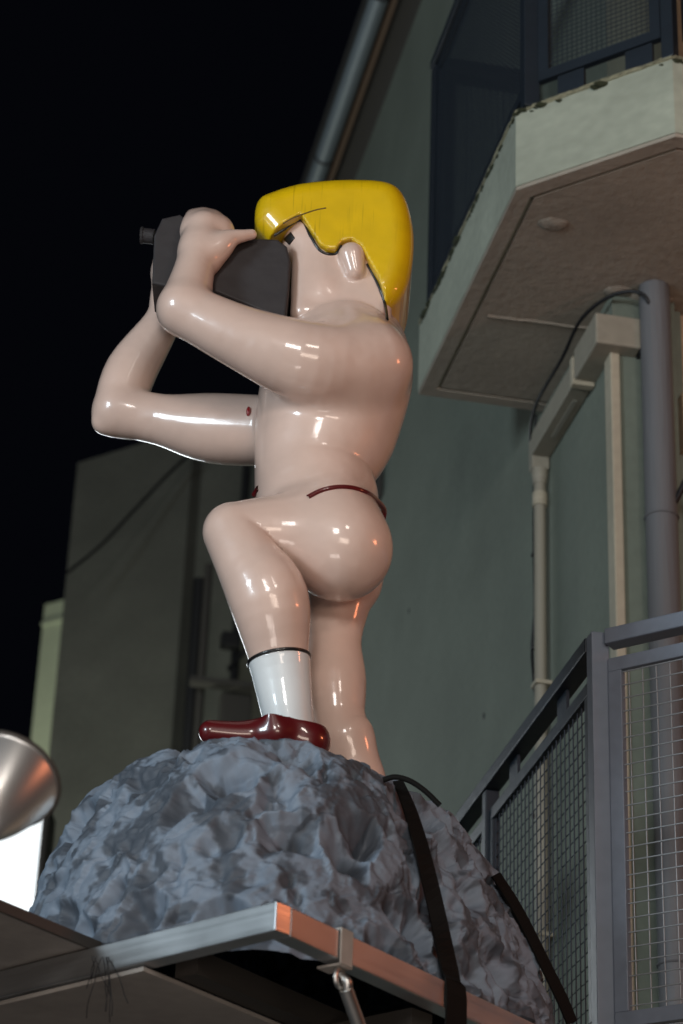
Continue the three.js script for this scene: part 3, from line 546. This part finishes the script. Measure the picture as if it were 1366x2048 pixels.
const foreNear = chain(0.02, J(370, 616, 0.175, 54), J(386, 550, 0.155, 42), J(402, 500, 0.135, 42));
const palmNear = blend(0.012, cone(J(400, 502, 0.135, 41), J(408, 464, 0.122, 43)), cone(J(396, 464, 0.115, 30), J(434, 466, 0.12, 32)));
const fingers = [[384, 436, 15], [407, 433, 16], [430, 438, 15], [449, 452, 13]].map(([u, v, r], i) => chain(0.004, J(u - 2 + i * 2, v + 26, 0.12, r + 2), J(u, v, 0.112, r), J(u + 2, v + 0, 0.055, r - 1), J(u + 4, v + 22, 0.018, r - 3)));
const thumbNear = chain(0.006, J(410, 516, 0.142, 36), J(436, 494, 0.150, 30), J(462, 477, 0.154, 18), J(484, 472, 0.150, 13), J(503, 469, 0.142, 11));
const armFar = chain(0.03, J(560, 862, -0.12, 70), J(430, 857, -0.17, 71), J(325, 840, -0.19, 52), J(240, 822, -0.20, 51));
const elbowFar = cone(J(246, 822, -0.20, 46), J(206, 846, -0.20, 20));
const foreFar = chain(0.03, J(236, 818, -0.20, 50), J(262, 742, -0.19, 52), J(322, 648, -0.165, 37), J(334, 600, -0.15, 32));
const handFar = blend(0.008, cone(J(334, 600, -0.15, 30), J(338, 545, -0.135, 36)), ...[[318, 520], [338, 510], [358, 512], [374, 524]].map(([u, v]) => chain(0.004, J(u, v + 30, -0.135, 15), J(u + 2, v, -0.125, 14), J(u + 4, v - 6, -0.085, 12))), chain(0.006, J(352, 560, -0.14, 15), J(378, 552, -0.135, 12), J(394, 545, -0.125, 10)));
const headBox = rbox(Lp(684, 575, -0.015).toArray(), 99 * mpp(682, 548), 140 * mpp(682, 548), 0.118, 0.034);
const head = blend(0.02, headBox, cone(J(672, 620, -0.015, 84), J(655, 640, -0.015, 66)), cone(J(655, 500, -0.015, 92), J(648, 470, -0.015, 84)), cone(J(613, 486, 0.05, 49), J(640, 500, 0.05, 52)), cone(J(640, 500, 0.05, 52), J(640, 590, 0.05, 52)));
const neck = cone(J(694, 650, -0.03, 72), J(694, 700, -0.03, 88));
const ear = blend(0.01, cone(J(703, 511, 0.108, 27), J(710, 542, 0.106, 20)));
const earDent = ball(J(706, 562, 0.128, 9));
const bodyF = (() => {
  const hips = (x, y, z) => smin(smin(torso(x, y, z), buttNear(x, y, z), 0.06), buttFar(x, y, z), 0.03);
  const up = (x, y, z) => { let d = smin(hips(x, y, z), thighNear(x, y, z), 0.035); d = smin(d, legFar(x, y, z), 0.010); d = smin(d, footFar(x, y, z), 0.03); d = smin(d, shinNear(x, y, z), 0.003); return d; };
  const arms = (x, y, z) => { let d = smin(armNear(x, y, z), foreNear(x, y, z), 0.02); d = smin(d, palmNear(x, y, z), 0.02); for (const g of fingers) d = smin(d, g(x, y, z), 0.022); return smin(d, thumbNear(x, y, z), 0.012); };
  const far = (x, y, z) => { let d = smin(armFar(x, y, z), elbowFar(x, y, z), 0.03); d = smin(d, foreFar(x, y, z), 0.012); return smin(d, handFar(x, y, z), 0.015); };
  const hd = (x, y, z) => { let d = smin(head(x, y, z), ear(x, y, z), 0.008); return smax(d, -earDent(x, y, z), 0.006); };
  return (x, y, z) => { let d = up(x, y, z); d = smin(d, arms(x, y, z), 0.035); d = smin(d, far(x, y, z), 0.016); d = smin(d, neck(x, y, z), 0.02); return smin(d, hd(x, y, z), 0.0035); };
})();
// bucket-shaped hair, cut away below the painted hairline
const seg2 = (px, py, ax, ay, bx, by) => { const dx = bx - ax, dy = by - ay, t = Math.max(0, Math.min(1, ((px - ax) * dx + (py - ay) * dy) / (dx * dx + dy * dy))); return Math.hypot(px - ax - dx * t, py - ay - dy * t); };
function poly2(P) { return (x, y) => { let d = 1e9, s = 1; for (let i = 0, j = P.length - 1; i < P.length; j = i++) { d = Math.min(d, seg2(x, y, P[j][0], P[j][1], P[i][0], P[i][1])); if ((P[i][1] > y) !== (P[j][1] > y) && x < (P[j][0] - P[i][0]) * (y - P[i][1]) / (P[j][1] - P[i][1]) + P[i][0]) s = -s; } return s * d; }; }
const ZH = 0.11, hairline = [[520, 486], [536, 470], [565, 455], [601, 437], [622, 470], [640, 498], [655, 506], [672, 505], [684, 490], [702, 486], [722, 500], [738, 530], [756, 562], [768, 592], [775, 625], [777, 652]];
const bucketOut = new THREE.CatmullRomCurve3([[514, 486], [511, 450], [519, 432], [545, 420], [590, 406], [650, 398], [712, 396], [768, 400], [794, 411], [809, 431], [819, 462], [825, 500], [823, 555], [814, 598], [797, 630], [774, 648], [740, 655], [640, 600]].map(([u, v]) => V(u, v, 0)), true, 'centripetal').getPoints(44).slice(0, -1).map((q) => { const p = Lp(q.x, q.y, 0.02); return [p.x, p.y]; });
const cutPoly = [...hairline, [777, 720], [480, 720], [470, 510]].map(([u, v]) => { const p = Lp(u, v, ZH); return [p.x, p.y]; });
const bucket2 = poly2(bucketOut), cut2 = poly2(cutPoly);
const hairF = (x, y, z) => {
  const a = bucket2(x, y), rr = 0.055, q = a + rr, w = Math.abs(z + 0.02) - 0.150 + rr;
  const solid = Math.hypot(Math.max(q, 0), Math.max(w, 0)) + Math.min(0, Math.max(q, w)) - rr;
  return smax(solid, -cut2(x, y), 0.004);
};
const sockF = (() => { const top = Lp(560, 1322, 0.08), low = Lp(577, 1440, 0.07), ax = low.clone().sub(top).normalize(); return (x, y, z) => smax(shinNear(x, y, z) - 0.0035, -((x - top.x) * ax.x + (y - top.y) * ax.y + (z - top.z) * ax.z), 0.004); })();
const shoeF = (() => {
  const sole = chain(0.02, J(421, 1464, 0.11, 24), J(480, 1470, 0.10, 28), J(530, 1470, 0.09, 35), J(580, 1474, 0.075, 43), J(614, 1486, 0.065, 45)), tongue = cone(J(544, 1430, 0.13, 13), J(552, 1464, 0.11, 30));
  const collar = cone(J(580, 1436, 0.07, 53), J(606, 1482, 0.065, 51)), yTop = Lp(595, 1440, 0.12).y;
  return (x, y, z) => smin(smin(sole(x, y, z), smax(collar(x, y, z), y - yTop, 0.005), 0.016), tongue(x, y, z), 0.026);
})();
const skinBump = tex(256, tile((u, v) => 0.5 + 0.5 * fbm(u * 7, v * 7, 3, 2)), { srgb: false, rep: [4, 4] });
const skinMap = tex(256, tile((u, v) => 0.955 + 0.07 * fbm(u * 5, v * 5, 9, 4)), { rep: [2.2, 2.2] });
M.skin = phy({ color: lin(0.76, 0.555, 0.47), map: skinMap, roughness: 0.42, clearcoat: 1, clearcoatRoughness: 0.12, bumpMap: skinBump, bumpScale: 0.0026 });
M.hair = phy({ map: tex(512, (u, v) => { const s = Math.max(0, fbm(u * 95, v * 3.2, 2, 2) - 0.17) * 2.2 * Math.max(0, Math.min(1, 0.5 + 2.4 * fbm(u * 4, v * 4, 6, 2))); const k = 1 + 0.08 * fbm(u * 8, v * 8, 3, 3); return [0.88 * k - 0.45 * s, 0.725 * k - 0.38 * s, 0.04]; }, { rep: [2, 2] }), roughness: 0.4, clearcoat: 1, clearcoatRoughness: 0.05, bumpMap: skinBump, bumpScale: 0.0012 });
M.sock = phy({ color: lin(0.74, 0.78, 0.80), roughness: 0.4, clearcoat: 1, clearcoatRoughness: 0.05, bumpMap: skinBump, bumpScale: 0.001 });
M.redGloss = phy({ color: lin(0.10, 0.006, 0.008), roughness: 0.35, clearcoat: 1, clearcoatRoughness: 0.05 });
M.blackGloss = phy({ color: lin(0.008, 0.008, 0.009), roughness: 0.4, clearcoat: 0.6, clearcoatRoughness: 0.1 });
M.camGrey = phy({ color: lin(0.028, 0.024, 0.026), roughness: 0.62, bumpMap: paintBump, bumpScale: 0.002 });

const statueBase = EYE.clone().addScaledVector(HF, DS).setY(YB);
const statue = thing('statue', 'glossy painted statue with yellow bucket hair aiming a camera, one foot up on a rock', 'statue', statueBase); statue.rotation.y = YAW;
const lo = V(-0.62, -0.14, -0.30), hi = V(0.22, 1.45, 0.32);
part('body', netMesh(bodyF, lo, hi, 0.0065), M.skin, statue, false);
part('hair', netMesh(hairF, V(-0.30, 1.02, -0.21), V(0.20, 1.62, 0.17), 0.006), M.hair, statue, false);
part('sock', netMesh(sockF, V(-0.26, -0.08, -0.06), V(0.02, 0.32, 0.22), 0.005), M.sock, statue, false);
part('shoe', netMesh(shoeF, V(-0.34, -0.10, -0.06), V(0.05, 0.14, 0.22), 0.005), M.redGloss, statue, false);
// ring painted round the sock top
{
  const c = Lp(560, 1322, 0.08), low = Lp(577, 1440, 0.07), ax = low.clone().sub(c).normalize(), a = V(1, 0, 0).addScaledVector(ax, -ax.x).normalize(), b = ax.clone().cross(a), pts = [];
  for (let i = 0; i < 36; i++) { const t = i / 36 * Math.PI * 2, d = a.clone().multiplyScalar(Math.cos(t)).addScaledVector(b, Math.sin(t)); let r = 0.02; for (let k = 0; k < 30; k++) { const q = c.clone().addScaledVector(d, r); r += -shinNear(q.x, q.y, q.z) * 0.9; } pts.push(c.clone().addScaledVector(d, r + 0.003)); }
  part('sock_band', tube(pts, 0.0038, 90, 8, true), M.blackGloss, statue, false);
}
const onBody = (list, lift, f = bodyF) => list.map(([u, v]) => { const p = hit(f, u, v); return p.addScaledVector(grad(f, p), lift); });
// painted hairline, brow and eye
part('hairline', tube(onBody([[548, 470], [565, 460], [601, 441], [622, 474], [640, 501], [655, 508], [672, 507], [684, 492]], 0.001, (x, y, z) => Math.min(hairF(x, y, z), bodyF(x, y, z))), 0.0034, 80, 8), M.blackGloss, statue, false);
part('hairline', tube(onBody([[735, 528], [748, 552], [762, 580], [770, 606], [774, 640]], 0.001, (x, y, z) => Math.min(hairF(x, y, z), bodyF(x, y, z))), 0.0036, 60, 8), M.blackGloss, statue, false);
part('paint_stroke', tube(onBody([[566, 447], [585, 436], [610, 427], [632, 420], [652, 416]], 0.0002, hairF), 0.0016, 30, 6), std({ color: lin(0.12, 0.07, 0.008), roughness: 0.4 }), statue, false);
function sticker(name, poly, mat, f, lift, th) {
  const c = poly.reduce((s, p) => [s[0] + p[0] / poly.length, s[1] + p[1] / poly.length], [0, 0]), pos = [], n = 6;
  const P = poly.map((p, i) => { const q = poly[(i + 1) % poly.length], row = []; for (let k = 0; k < n; k++) row.push([p[0] + (q[0] - p[0]) * k / n, p[1] + (q[1] - p[1]) * k / n]); return row; }).flat();
  const at = (p, l) => { const h = hit(f, p[0], p[1]); return h.addScaledVector(grad(f, h), l); }, rings = 4, idx = [];
  for (let r = 0; r <= rings; r++) for (const p of P) { const s = r / rings, q = at([c[0] + (p[0] - c[0]) * s, c[1] + (p[1] - c[1]) * s], lift); pos.push(q.x, q.y, q.z); }
  for (const p of P) { const q = at(p, lift - th); pos.push(q.x, q.y, q.z); }
  const N = P.length; for (let r = 0; r <= rings; r++) for (let i = 0; i < N; i++) { const a = r * N + i, b = r * N + (i + 1) % N; idx.push(a, a + N, b, b, a + N, b + N); }
  const g = new THREE.BufferGeometry(); g.setAttribute('position', new THREE.BufferAttribute(new Float32Array(pos), 3)); g.setAttribute('uv', new THREE.BufferAttribute(new Float32Array(pos.length / 3 * 2), 2)); g.setIndex(idx); g.computeVertexNormals();
  return part(name, g, mat, statue, false);
}
sticker('eye', [[568, 478], [582, 464], [590, 476], [579, 490]], M.blackGloss, bodyF, 0.0016, 0.003);
// red string round the hips
{
  const vis = onBody([[616, 995], [640, 983], [668, 976], [700, 976], [728, 984], [752, 1000], [768, 1022]], 0.0005), c = Lp(640, 1010, -0.02);
  const last = vis[vis.length - 1], pts = [...vis];
  for (const z of [-0.02, -0.07, -0.12]) { const q = V(last.x + 0.02, last.y - 0.016, z); for (let k = 0; k < 80; k++) q.addScaledVector(grad(bodyF, q).setY(0), -bodyF(q.x, q.y, q.z) * 0.7); pts.push(q); }
  part('waist_string', tube(pts, 0.0062, 120, 8), M.redGloss, statue, false);
  part('waist_string', tube(onBody([[508, 990], [513, 982], [517, 976]], 0.000), 0.006, 10, 8), M.redGloss, statue, false);
}

part('chest_mark', new THREE.SphereGeometry(0.01, 16, 12).scale(0.55, 1.25, 0.7).translate(...hit(bodyF, 497, 823).toArray()), phy({ color: lin(0.30, 0.012, 0.016), roughness: 0.35, clearcoat: 1 }), statue, false);

// ---------------------------------------------------------------- the camera it holds
{
  const at = Lp(440, 540, 0), b = at.clone(); const t = thing('box_camera', 'dark grey toy-like camera held to the statue face', 'camera', V(0, 0, 0));
  t.position.copy(statueBase).addScaledVector(RT, b.x).add(V(0, b.y, 0)); t.rotation.y = YAW;
  const ext = (poly, z0, z1, bev, zp) => { const s = new THREE.Shape(poly.map(([u, v]) => { const p = Lp(u, v, zp); return new THREE.Vector2(p.x - b.x, p.y - b.y); })); const g = new THREE.ExtrudeGeometry(s, { depth: z1 - z0 - 2 * bev, bevelEnabled: true, bevelSize: bev, bevelThickness: bev, bevelSegments: 3, bevelOffset: -bev, curveSegments: 12 }); g.translate(0, 0, z0 + bev); return g; };
  const arc = []; for (let i = 0; i <= 10; i++) { const a = Math.PI * (0.98 - 0.62 * i / 10); arc.push([520 + 97 * Math.cos(a), 568 - 92 * Math.sin(a)]); }
  part('rear_housing', ext([[428, 582], ...arc.slice(0, 9), [556, 478], [574, 492], [581, 520], [578, 580], [571, 637], [560, 637]], -0.075, 0.118, 0.006, 0.118), M.camGrey, t, false);
  part('body', ext([[352, 486], [450, 500], [450, 590], [352, 570]], -0.07, 0.055, 0.006, 0.055), M.camGrey, t, false);
  part('front_plate', ext([[324, 436], [360, 428], [376, 440], [372, 560], [340, 574], [304, 566], [308, 470]], -0.045, 0.08, 0.005, 0.08), M.camGrey, t, false);
  const l0 = Lp(308, 474, 0.03), l1 = Lp(286, 471, 0.03); for (const l of [l0, l1]) { l.x -= b.x; l.y -= b.y; }
  part('lens_knob', [rod(l0, l1, 0.018, 24), rod(l1, l1.clone().add(V(-0.006, 0, 0)), 0.020, 24)], M.camGrey, t, false);
}

// ---------------------------------------------------------------- the rock
const rockT = thing('rock', 'blue-grey painted lumpy rock under the statue, tied down with black straps', 'rock', statueBase.clone().setY(YP - 0.02)); rockT.rotation.y = YAW;
const cellHash = (i, j, k, s) => { let h = (i * 374761393 + j * 668265263 + k * 2147483647 + s * 1274126177) | 0; h = Math.imul(h ^ (h >>> 13), 1274126177); return ((h ^ (h >>> 16)) >>> 0) / 4294967296; };
function worley(x, y, z) { const i = Math.floor(x), j = Math.floor(y), k = Math.floor(z); let a = 9, b = 9, id = 0; for (let c = -1; c < 2; c++) for (let d = -1; d < 2; d++) for (let e = -1; e < 2; e++) { const p = i + c, q = j + d, r = k + e, t = Math.hypot(p + cellHash(p, q, r, 1) - x, q + cellHash(p, q, r, 2) - y, r + cellHash(p, q, r, 3) - z); if (t < a) { b = a; a = t; id = cellHash(p, q, r, 4); } else if (t < b) b = t; } return [a, b, id]; }
function chisel(x, y, z) {                                              // a tilted flat per cell: crisp ridges where cells meet
  const i = Math.floor(x), j = Math.floor(y), k = Math.floor(z); let a = 9, r = 0;
  for (let c = -1; c < 2; c++) for (let d = -1; d < 2; d++) for (let e = -1; e < 2; e++) { const p = i + c, q = j + d, w = k + e, fx = x - p - cellHash(p, q, w, 1), fy = y - q - cellHash(p, q, w, 2), fz = z - w - cellHash(p, q, w, 3), t = fx * fx + fy * fy + fz * fz; if (t < a) { a = t; r = fx * (cellHash(p, q, w, 5) - 0.5) + fy * (cellHash(p, q, w, 6) - 0.5) + fz * (cellHash(p, q, w, 7) - 0.5) + 0.35 * (cellHash(p, q, w, 8) - 0.5); } }
  return r;
}
{
  const NT = 800, NR = 420, H = 0.519, pos = [], col = [], uv = [], idx = [];
  const pale = [0.165, 0.205, 0.262], slate = [0.066, 0.080, 0.102];
  for (let r = 0; r <= NR; r++) for (let a = 0; a <= NT; a++) {
    const s = r / NR, th = (a % NT) / NT * Math.PI * 2, cx = Math.cos(th), cz = Math.sin(th);
    const n = 2.9, Rb = 1 / Math.pow(Math.pow(Math.abs(cx) / 0.455, n) + Math.pow(Math.abs(cz) / 0.635, n), 1 / n), Rt = Rb * (0.55 + 0.10 * Math.max(0, -(cx * -0.7 + cz * 0.7)));
    let q, y; const sp = 0.62;
    if (s < sp) { const w = s / sp; const k = Math.sin(w * Math.PI / 2); q = Rb + (Rt - Rb) * (1 - Math.pow(1 - w, 0.80)); y = H * Math.pow(k, 0.92) * 0.96; } else { const w = (s - sp) / (1 - sp); q = Rt * (1 - w); y = H * (0.96 + 0.04 * Math.sin(w * Math.PI / 2)); }
    const wp = pf(0.49 + cx * q, 0.675 + cz * q, 0); let x = wp.dot(RT), z = DS - wp.dot(HF); const dn = V(eL.x * cx + eR.x * cz, 0, eL.z * cx + eR.z * cz).normalize(), ox = dn.dot(RT), oz = -dn.dot(HF);
    y *= 1 - 0.22 * Math.max(0, x - 0.0);
    const wx = x + 0.06 * fbm(x * 8, y * 8, z * 8, 3), wy = y + 0.06 * fbm(x * 8 + 9, y * 8, z * 8, 3), wz = z + 0.06 * fbm(x * 8, y * 8 + 7, z * 8, 3);
    const [w1, w2] = worley(wx * 8.0, wy * 7.4, wz * 8.0), [v1, v2] = worley(wx * 20 + 3, wy * 17, wz * 20);
    const pock = Math.max(0, noise(wx * 11, wy * 11, wz * 11 + 4) - 0.14), ridge = 1 - Math.abs(fbm(wx * 9, wy * 9, wz * 9 + 2, 4)) * 2.4;
    const lump = fbm(x * 3.2, y * 3.2 + 3, z * 3.2, 2), pit = Math.max(0, 0.50 - w1), pit2 = Math.max(0, 0.44 - v1);
    let d = 0.030 * lump - 0.185 * pit - 0.050 * pit2 + 0.016 * chisel(wx * 8, wy * 8, wz * 8) + 0.007 * chisel(wx * 19, wy * 19, wz * 19) + 0.008 * ridge - 0.012 * pock + 0.006 * fbm(x * 40, y * 40, z * 40, 3) + 0.008;
    const side = s < sp ? Math.pow(1 - s / sp, 0.5) : 0, fade = s < 0.02 ? 0.3 : 1;
    const top = s > sp ? 0.25 : Math.min(1, 0.25 + (sp - s) * 7); d *= top * fade;
    const nx = ox * (0.35 + 0.65 * side), ny = 0.9 * (1 - side * 0.75), nz = oz * (0.35 + 0.65 * side);
    pos.push(x + nx * d, y + ny * d, z + nz * d); uv.push(th * 0.6, y * 2 + q);
    // brushed paint in loose dabs: pale blue-grey over slate
    const dab = fbm(x * 13 + 20, y * 13, z * 13, 4) + 0.16 * fbm(x * 60, y * 60, z * 60, 2), k = Math.max(0, Math.min(1, (dab + 0.09) / 0.13)), A = k * k * (3 - 2 * k), tone = 1 + 0.12 * noise(x * 90, y * 90, z * 90), c = [0, 1, 2].map((i) => (slate[i] + (pale[i] - slate[i]) * A) * tone);
    col.push(...c);
  }
  for (let r = 0; r < NR; r++) for (let a = 0; a < NT; a++) { const i = r * (NT + 1) + a; idx.push(i, i + NT + 1, i + 1, i + 1, i + NT + 1, i + NT + 2); }
  const g = new THREE.BufferGeometry(); g.setAttribute('position', new THREE.BufferAttribute(new Float32Array(pos), 3)); g.setAttribute('uv', new THREE.BufferAttribute(new Float32Array(uv), 2)); g.setAttribute('color', new THREE.BufferAttribute(new Float32Array(col), 3)); g.setIndex(idx); g.computeVertexNormals();
  const rm = part('boulder', g, std({ vertexColors: true, roughness: 0.68, side: THREE.DoubleSide }), rockT, false);
}
scene.updateMatrixWorld(true);
const caster = new THREE.Raycaster(), rockMesh = (() => {                  // a coarse copy of the rock, only to lay the straps on
  const g = rockT.children[0].geometry.clone(), id = []; for (let r = 0; r < 420; r += 5) for (let a = 0; a < 800; a += 5) { const i = r * 801 + a, j = i + 5 * 801; id.push(i, j, i + 5, i + 5, j, j + 5); } g.setIndex(id);
  const m = new THREE.Mesh(g, rockT.children[0].material); m.matrixWorld.copy(rockT.children[0].matrixWorld); return m;
})();
function onRock(u, v, lift, fallback) {
  caster.set(EYE, PX(u, v).normalize()); const h = caster.intersectObject(rockMesh)[0];
  if (!h) return fallback ? fallback.clone() : null;
  return h.point.clone().addScaledVector(PX(u, v).normalize(), -lift);
}
// webbing straps over the rock
function ribbon(name, label, L, R, th, base) {
  const pos = [], idx = [], n = L.length; const nr = L.map((l, i) => { const a = L[Math.max(0, i - 1)], b = L[Math.min(n - 1, i + 1)]; const q = b.clone().sub(a).cross(R[i].clone().sub(l)).normalize(); if (q.dot(EYE.clone().sub(l)) < 0) q.negate(); return q; });
  for (let i = 0; i < n; i++) for (const p of [L[i], R[i], R[i].clone().addScaledVector(nr[i], -th), L[i].clone().addScaledVector(nr[i], -th)]) pos.push(p.x, p.y, p.z);
  for (let i = 0; i + 1 < n; i++) for (let k = 0; k < 4; k++) { const a = i * 4 + k, b = i * 4 + (k + 1) % 4; idx.push(a, b, a + 4, b, b + 4, a + 4); }
  idx.push(0, 2, 1, 0, 3, 2); const e = (n - 1) * 4; idx.push(e, e + 1, e + 2, e, e + 2, e + 3);
  let g = new THREE.BufferGeometry(); g.setAttribute('position', new THREE.BufferAttribute(new Float32Array(pos), 3)); g.setIndex(idx); g = g.toNonIndexed(); g.computeVertexNormals(); boxUV(g, 1);
  const t = thing(name, label, 'strap', base || L[0].clone()); part('webbing', g, M.strap, t); return t;
}
M.strap = phy({ specularIntensity: 0.35, map: tex(128, (u, v) => 0.045 + 0.02 * Math.sin(v * 80) * Math.sin(u * 80), { rep: [8, 8] }), roughness: 0.75 });
{
  const mk = (list) => { const c = new THREE.CatmullRomCurve3(list.map(([u, v]) => V(u, v, 0))); return c.getPoints(26); };
  const l = mk([[786, 1562], [806, 1606], [826, 1680], [846, 1770], [864, 1850], [880, 1925], [888, 1948]]), r = mk([[806, 1560], [831, 1606], [855, 1680], [879, 1770], [897, 1850], [914, 1925], [922, 1965]]);
  let L = l.map((p) => onRock(p.x, p.y, 0.03)), R = r.map((p) => onRock(p.x, p.y, 0.03));
  const fill = (A, px) => { const ok = A.map((q, k) => (q ? k : -1)).filter((k) => k >= 0); for (let i = 0; i < A.length; i++) if (!A[i]) { const k = ok.length ? ok.reduce((m, q) => (Math.abs(q - i) < Math.abs(m - i) ? q : m)) : -1, d = k < 0 ? 5.3 : A[k].distanceTo(EYE); A[i] = EYE.clone().addScaledVector(PX(px[i].x, px[i].y).normalize(), d); } };
  fill(L, l); fill(R, r);
  const smooth = (A) => { for (let t = 0; t < 8; t++) { const B = A.map((p) => p.clone()); for (let i = 1; i + 1 < A.length; i++) A[i].copy(B[i - 1]).add(B[i + 1]).multiplyScalar(0.25).addScaledVector(B[i], 0.5); } };
  smooth(L); smooth(R); for (let i = 0; i < L.length; i++) for (const [A, px] of [[L, l], [R, r]]) { const o = A === L ? r : l; for (const m of [0, 0.33, 0.66]) { const q = onRock(px[i].x + (o[i].x - px[i].x) * m, px[i].y + (o[i].y - px[i].y) * m, 0.030); if (q && q.distanceTo(EYE) < A[i].distanceTo(EYE)) A[i].sub(EYE).setLength(q.distanceTo(EYE)).add(EYE); } }
  smooth(L); smooth(R); for (const A of [L, R]) for (let i = 1; i < A.length - 2; i++) A[i].sub(EYE).setLength(A[i].length() - 0.02 * Math.sin(Math.PI * i / A.length)).add(EYE);
  const out = V(-eL.x, 0, -eL.z), sL = onY(897, 1960, YP).sub(PC).dot(eR), sR = onY(937, 1979, YP).sub(PC).dot(eR);
  for (const [o, y] of [[0.002, YP + 0.006], [0.006, YP - 0.02], [0.006, YP - 0.07], [-0.01, YP - 0.2], [-0.02, YP - 0.3]]) { L.push(pf(0, sL, y).addScaledVector(out, o)); R.push(pf(0, sR, y).addScaledVector(out, o)); }
  ribbon('tie_strap', 'black webbing strap pulled down over the rock and across the beam', L, R, 0.004);
  const l2 = mk([[996, 1748], [1030, 1800], [1064, 1862], [1100, 1935], [1132, 2000], [1150, 2044]]);
  let A = l2.map((p) => onRock(p.x - 11, p.y + 6, 0.03)); fill(A, l2.map((p) => V(p.x - 14, p.y + 6, 0))); smooth(A);
  const B2 = A.map((p, i) => { const d = p.clone().sub(EYE).length() + 0.03; return EYE.clone().addScaledVector(PX(l2[i].x + 5, l2[i].y - 3).normalize(), d); });
  ribbon('tie_strap', 'black webbing strap along the rear slope of the rock next to the mesh railing', A, B2, 0.004);
  const loop = mk([[766, 1560], [790, 1554], [820, 1562], [850, 1582], [880, 1611]]).map((p) => EYE.clone().addScaledVector(PX(p.x, p.y).normalize(), (onRock(800, 1640, 0) || V(0, 0, 5)).distanceTo(EYE) + 0.03));
  const t = thing('tie_strap', 'loose black strap end arching off the rock behind the bare heel', 'strap', loop[0].clone()); part('webbing', tube(loop, 0.006, 40, 8), M.strap, t);
}
renderer.render(scene, camera);
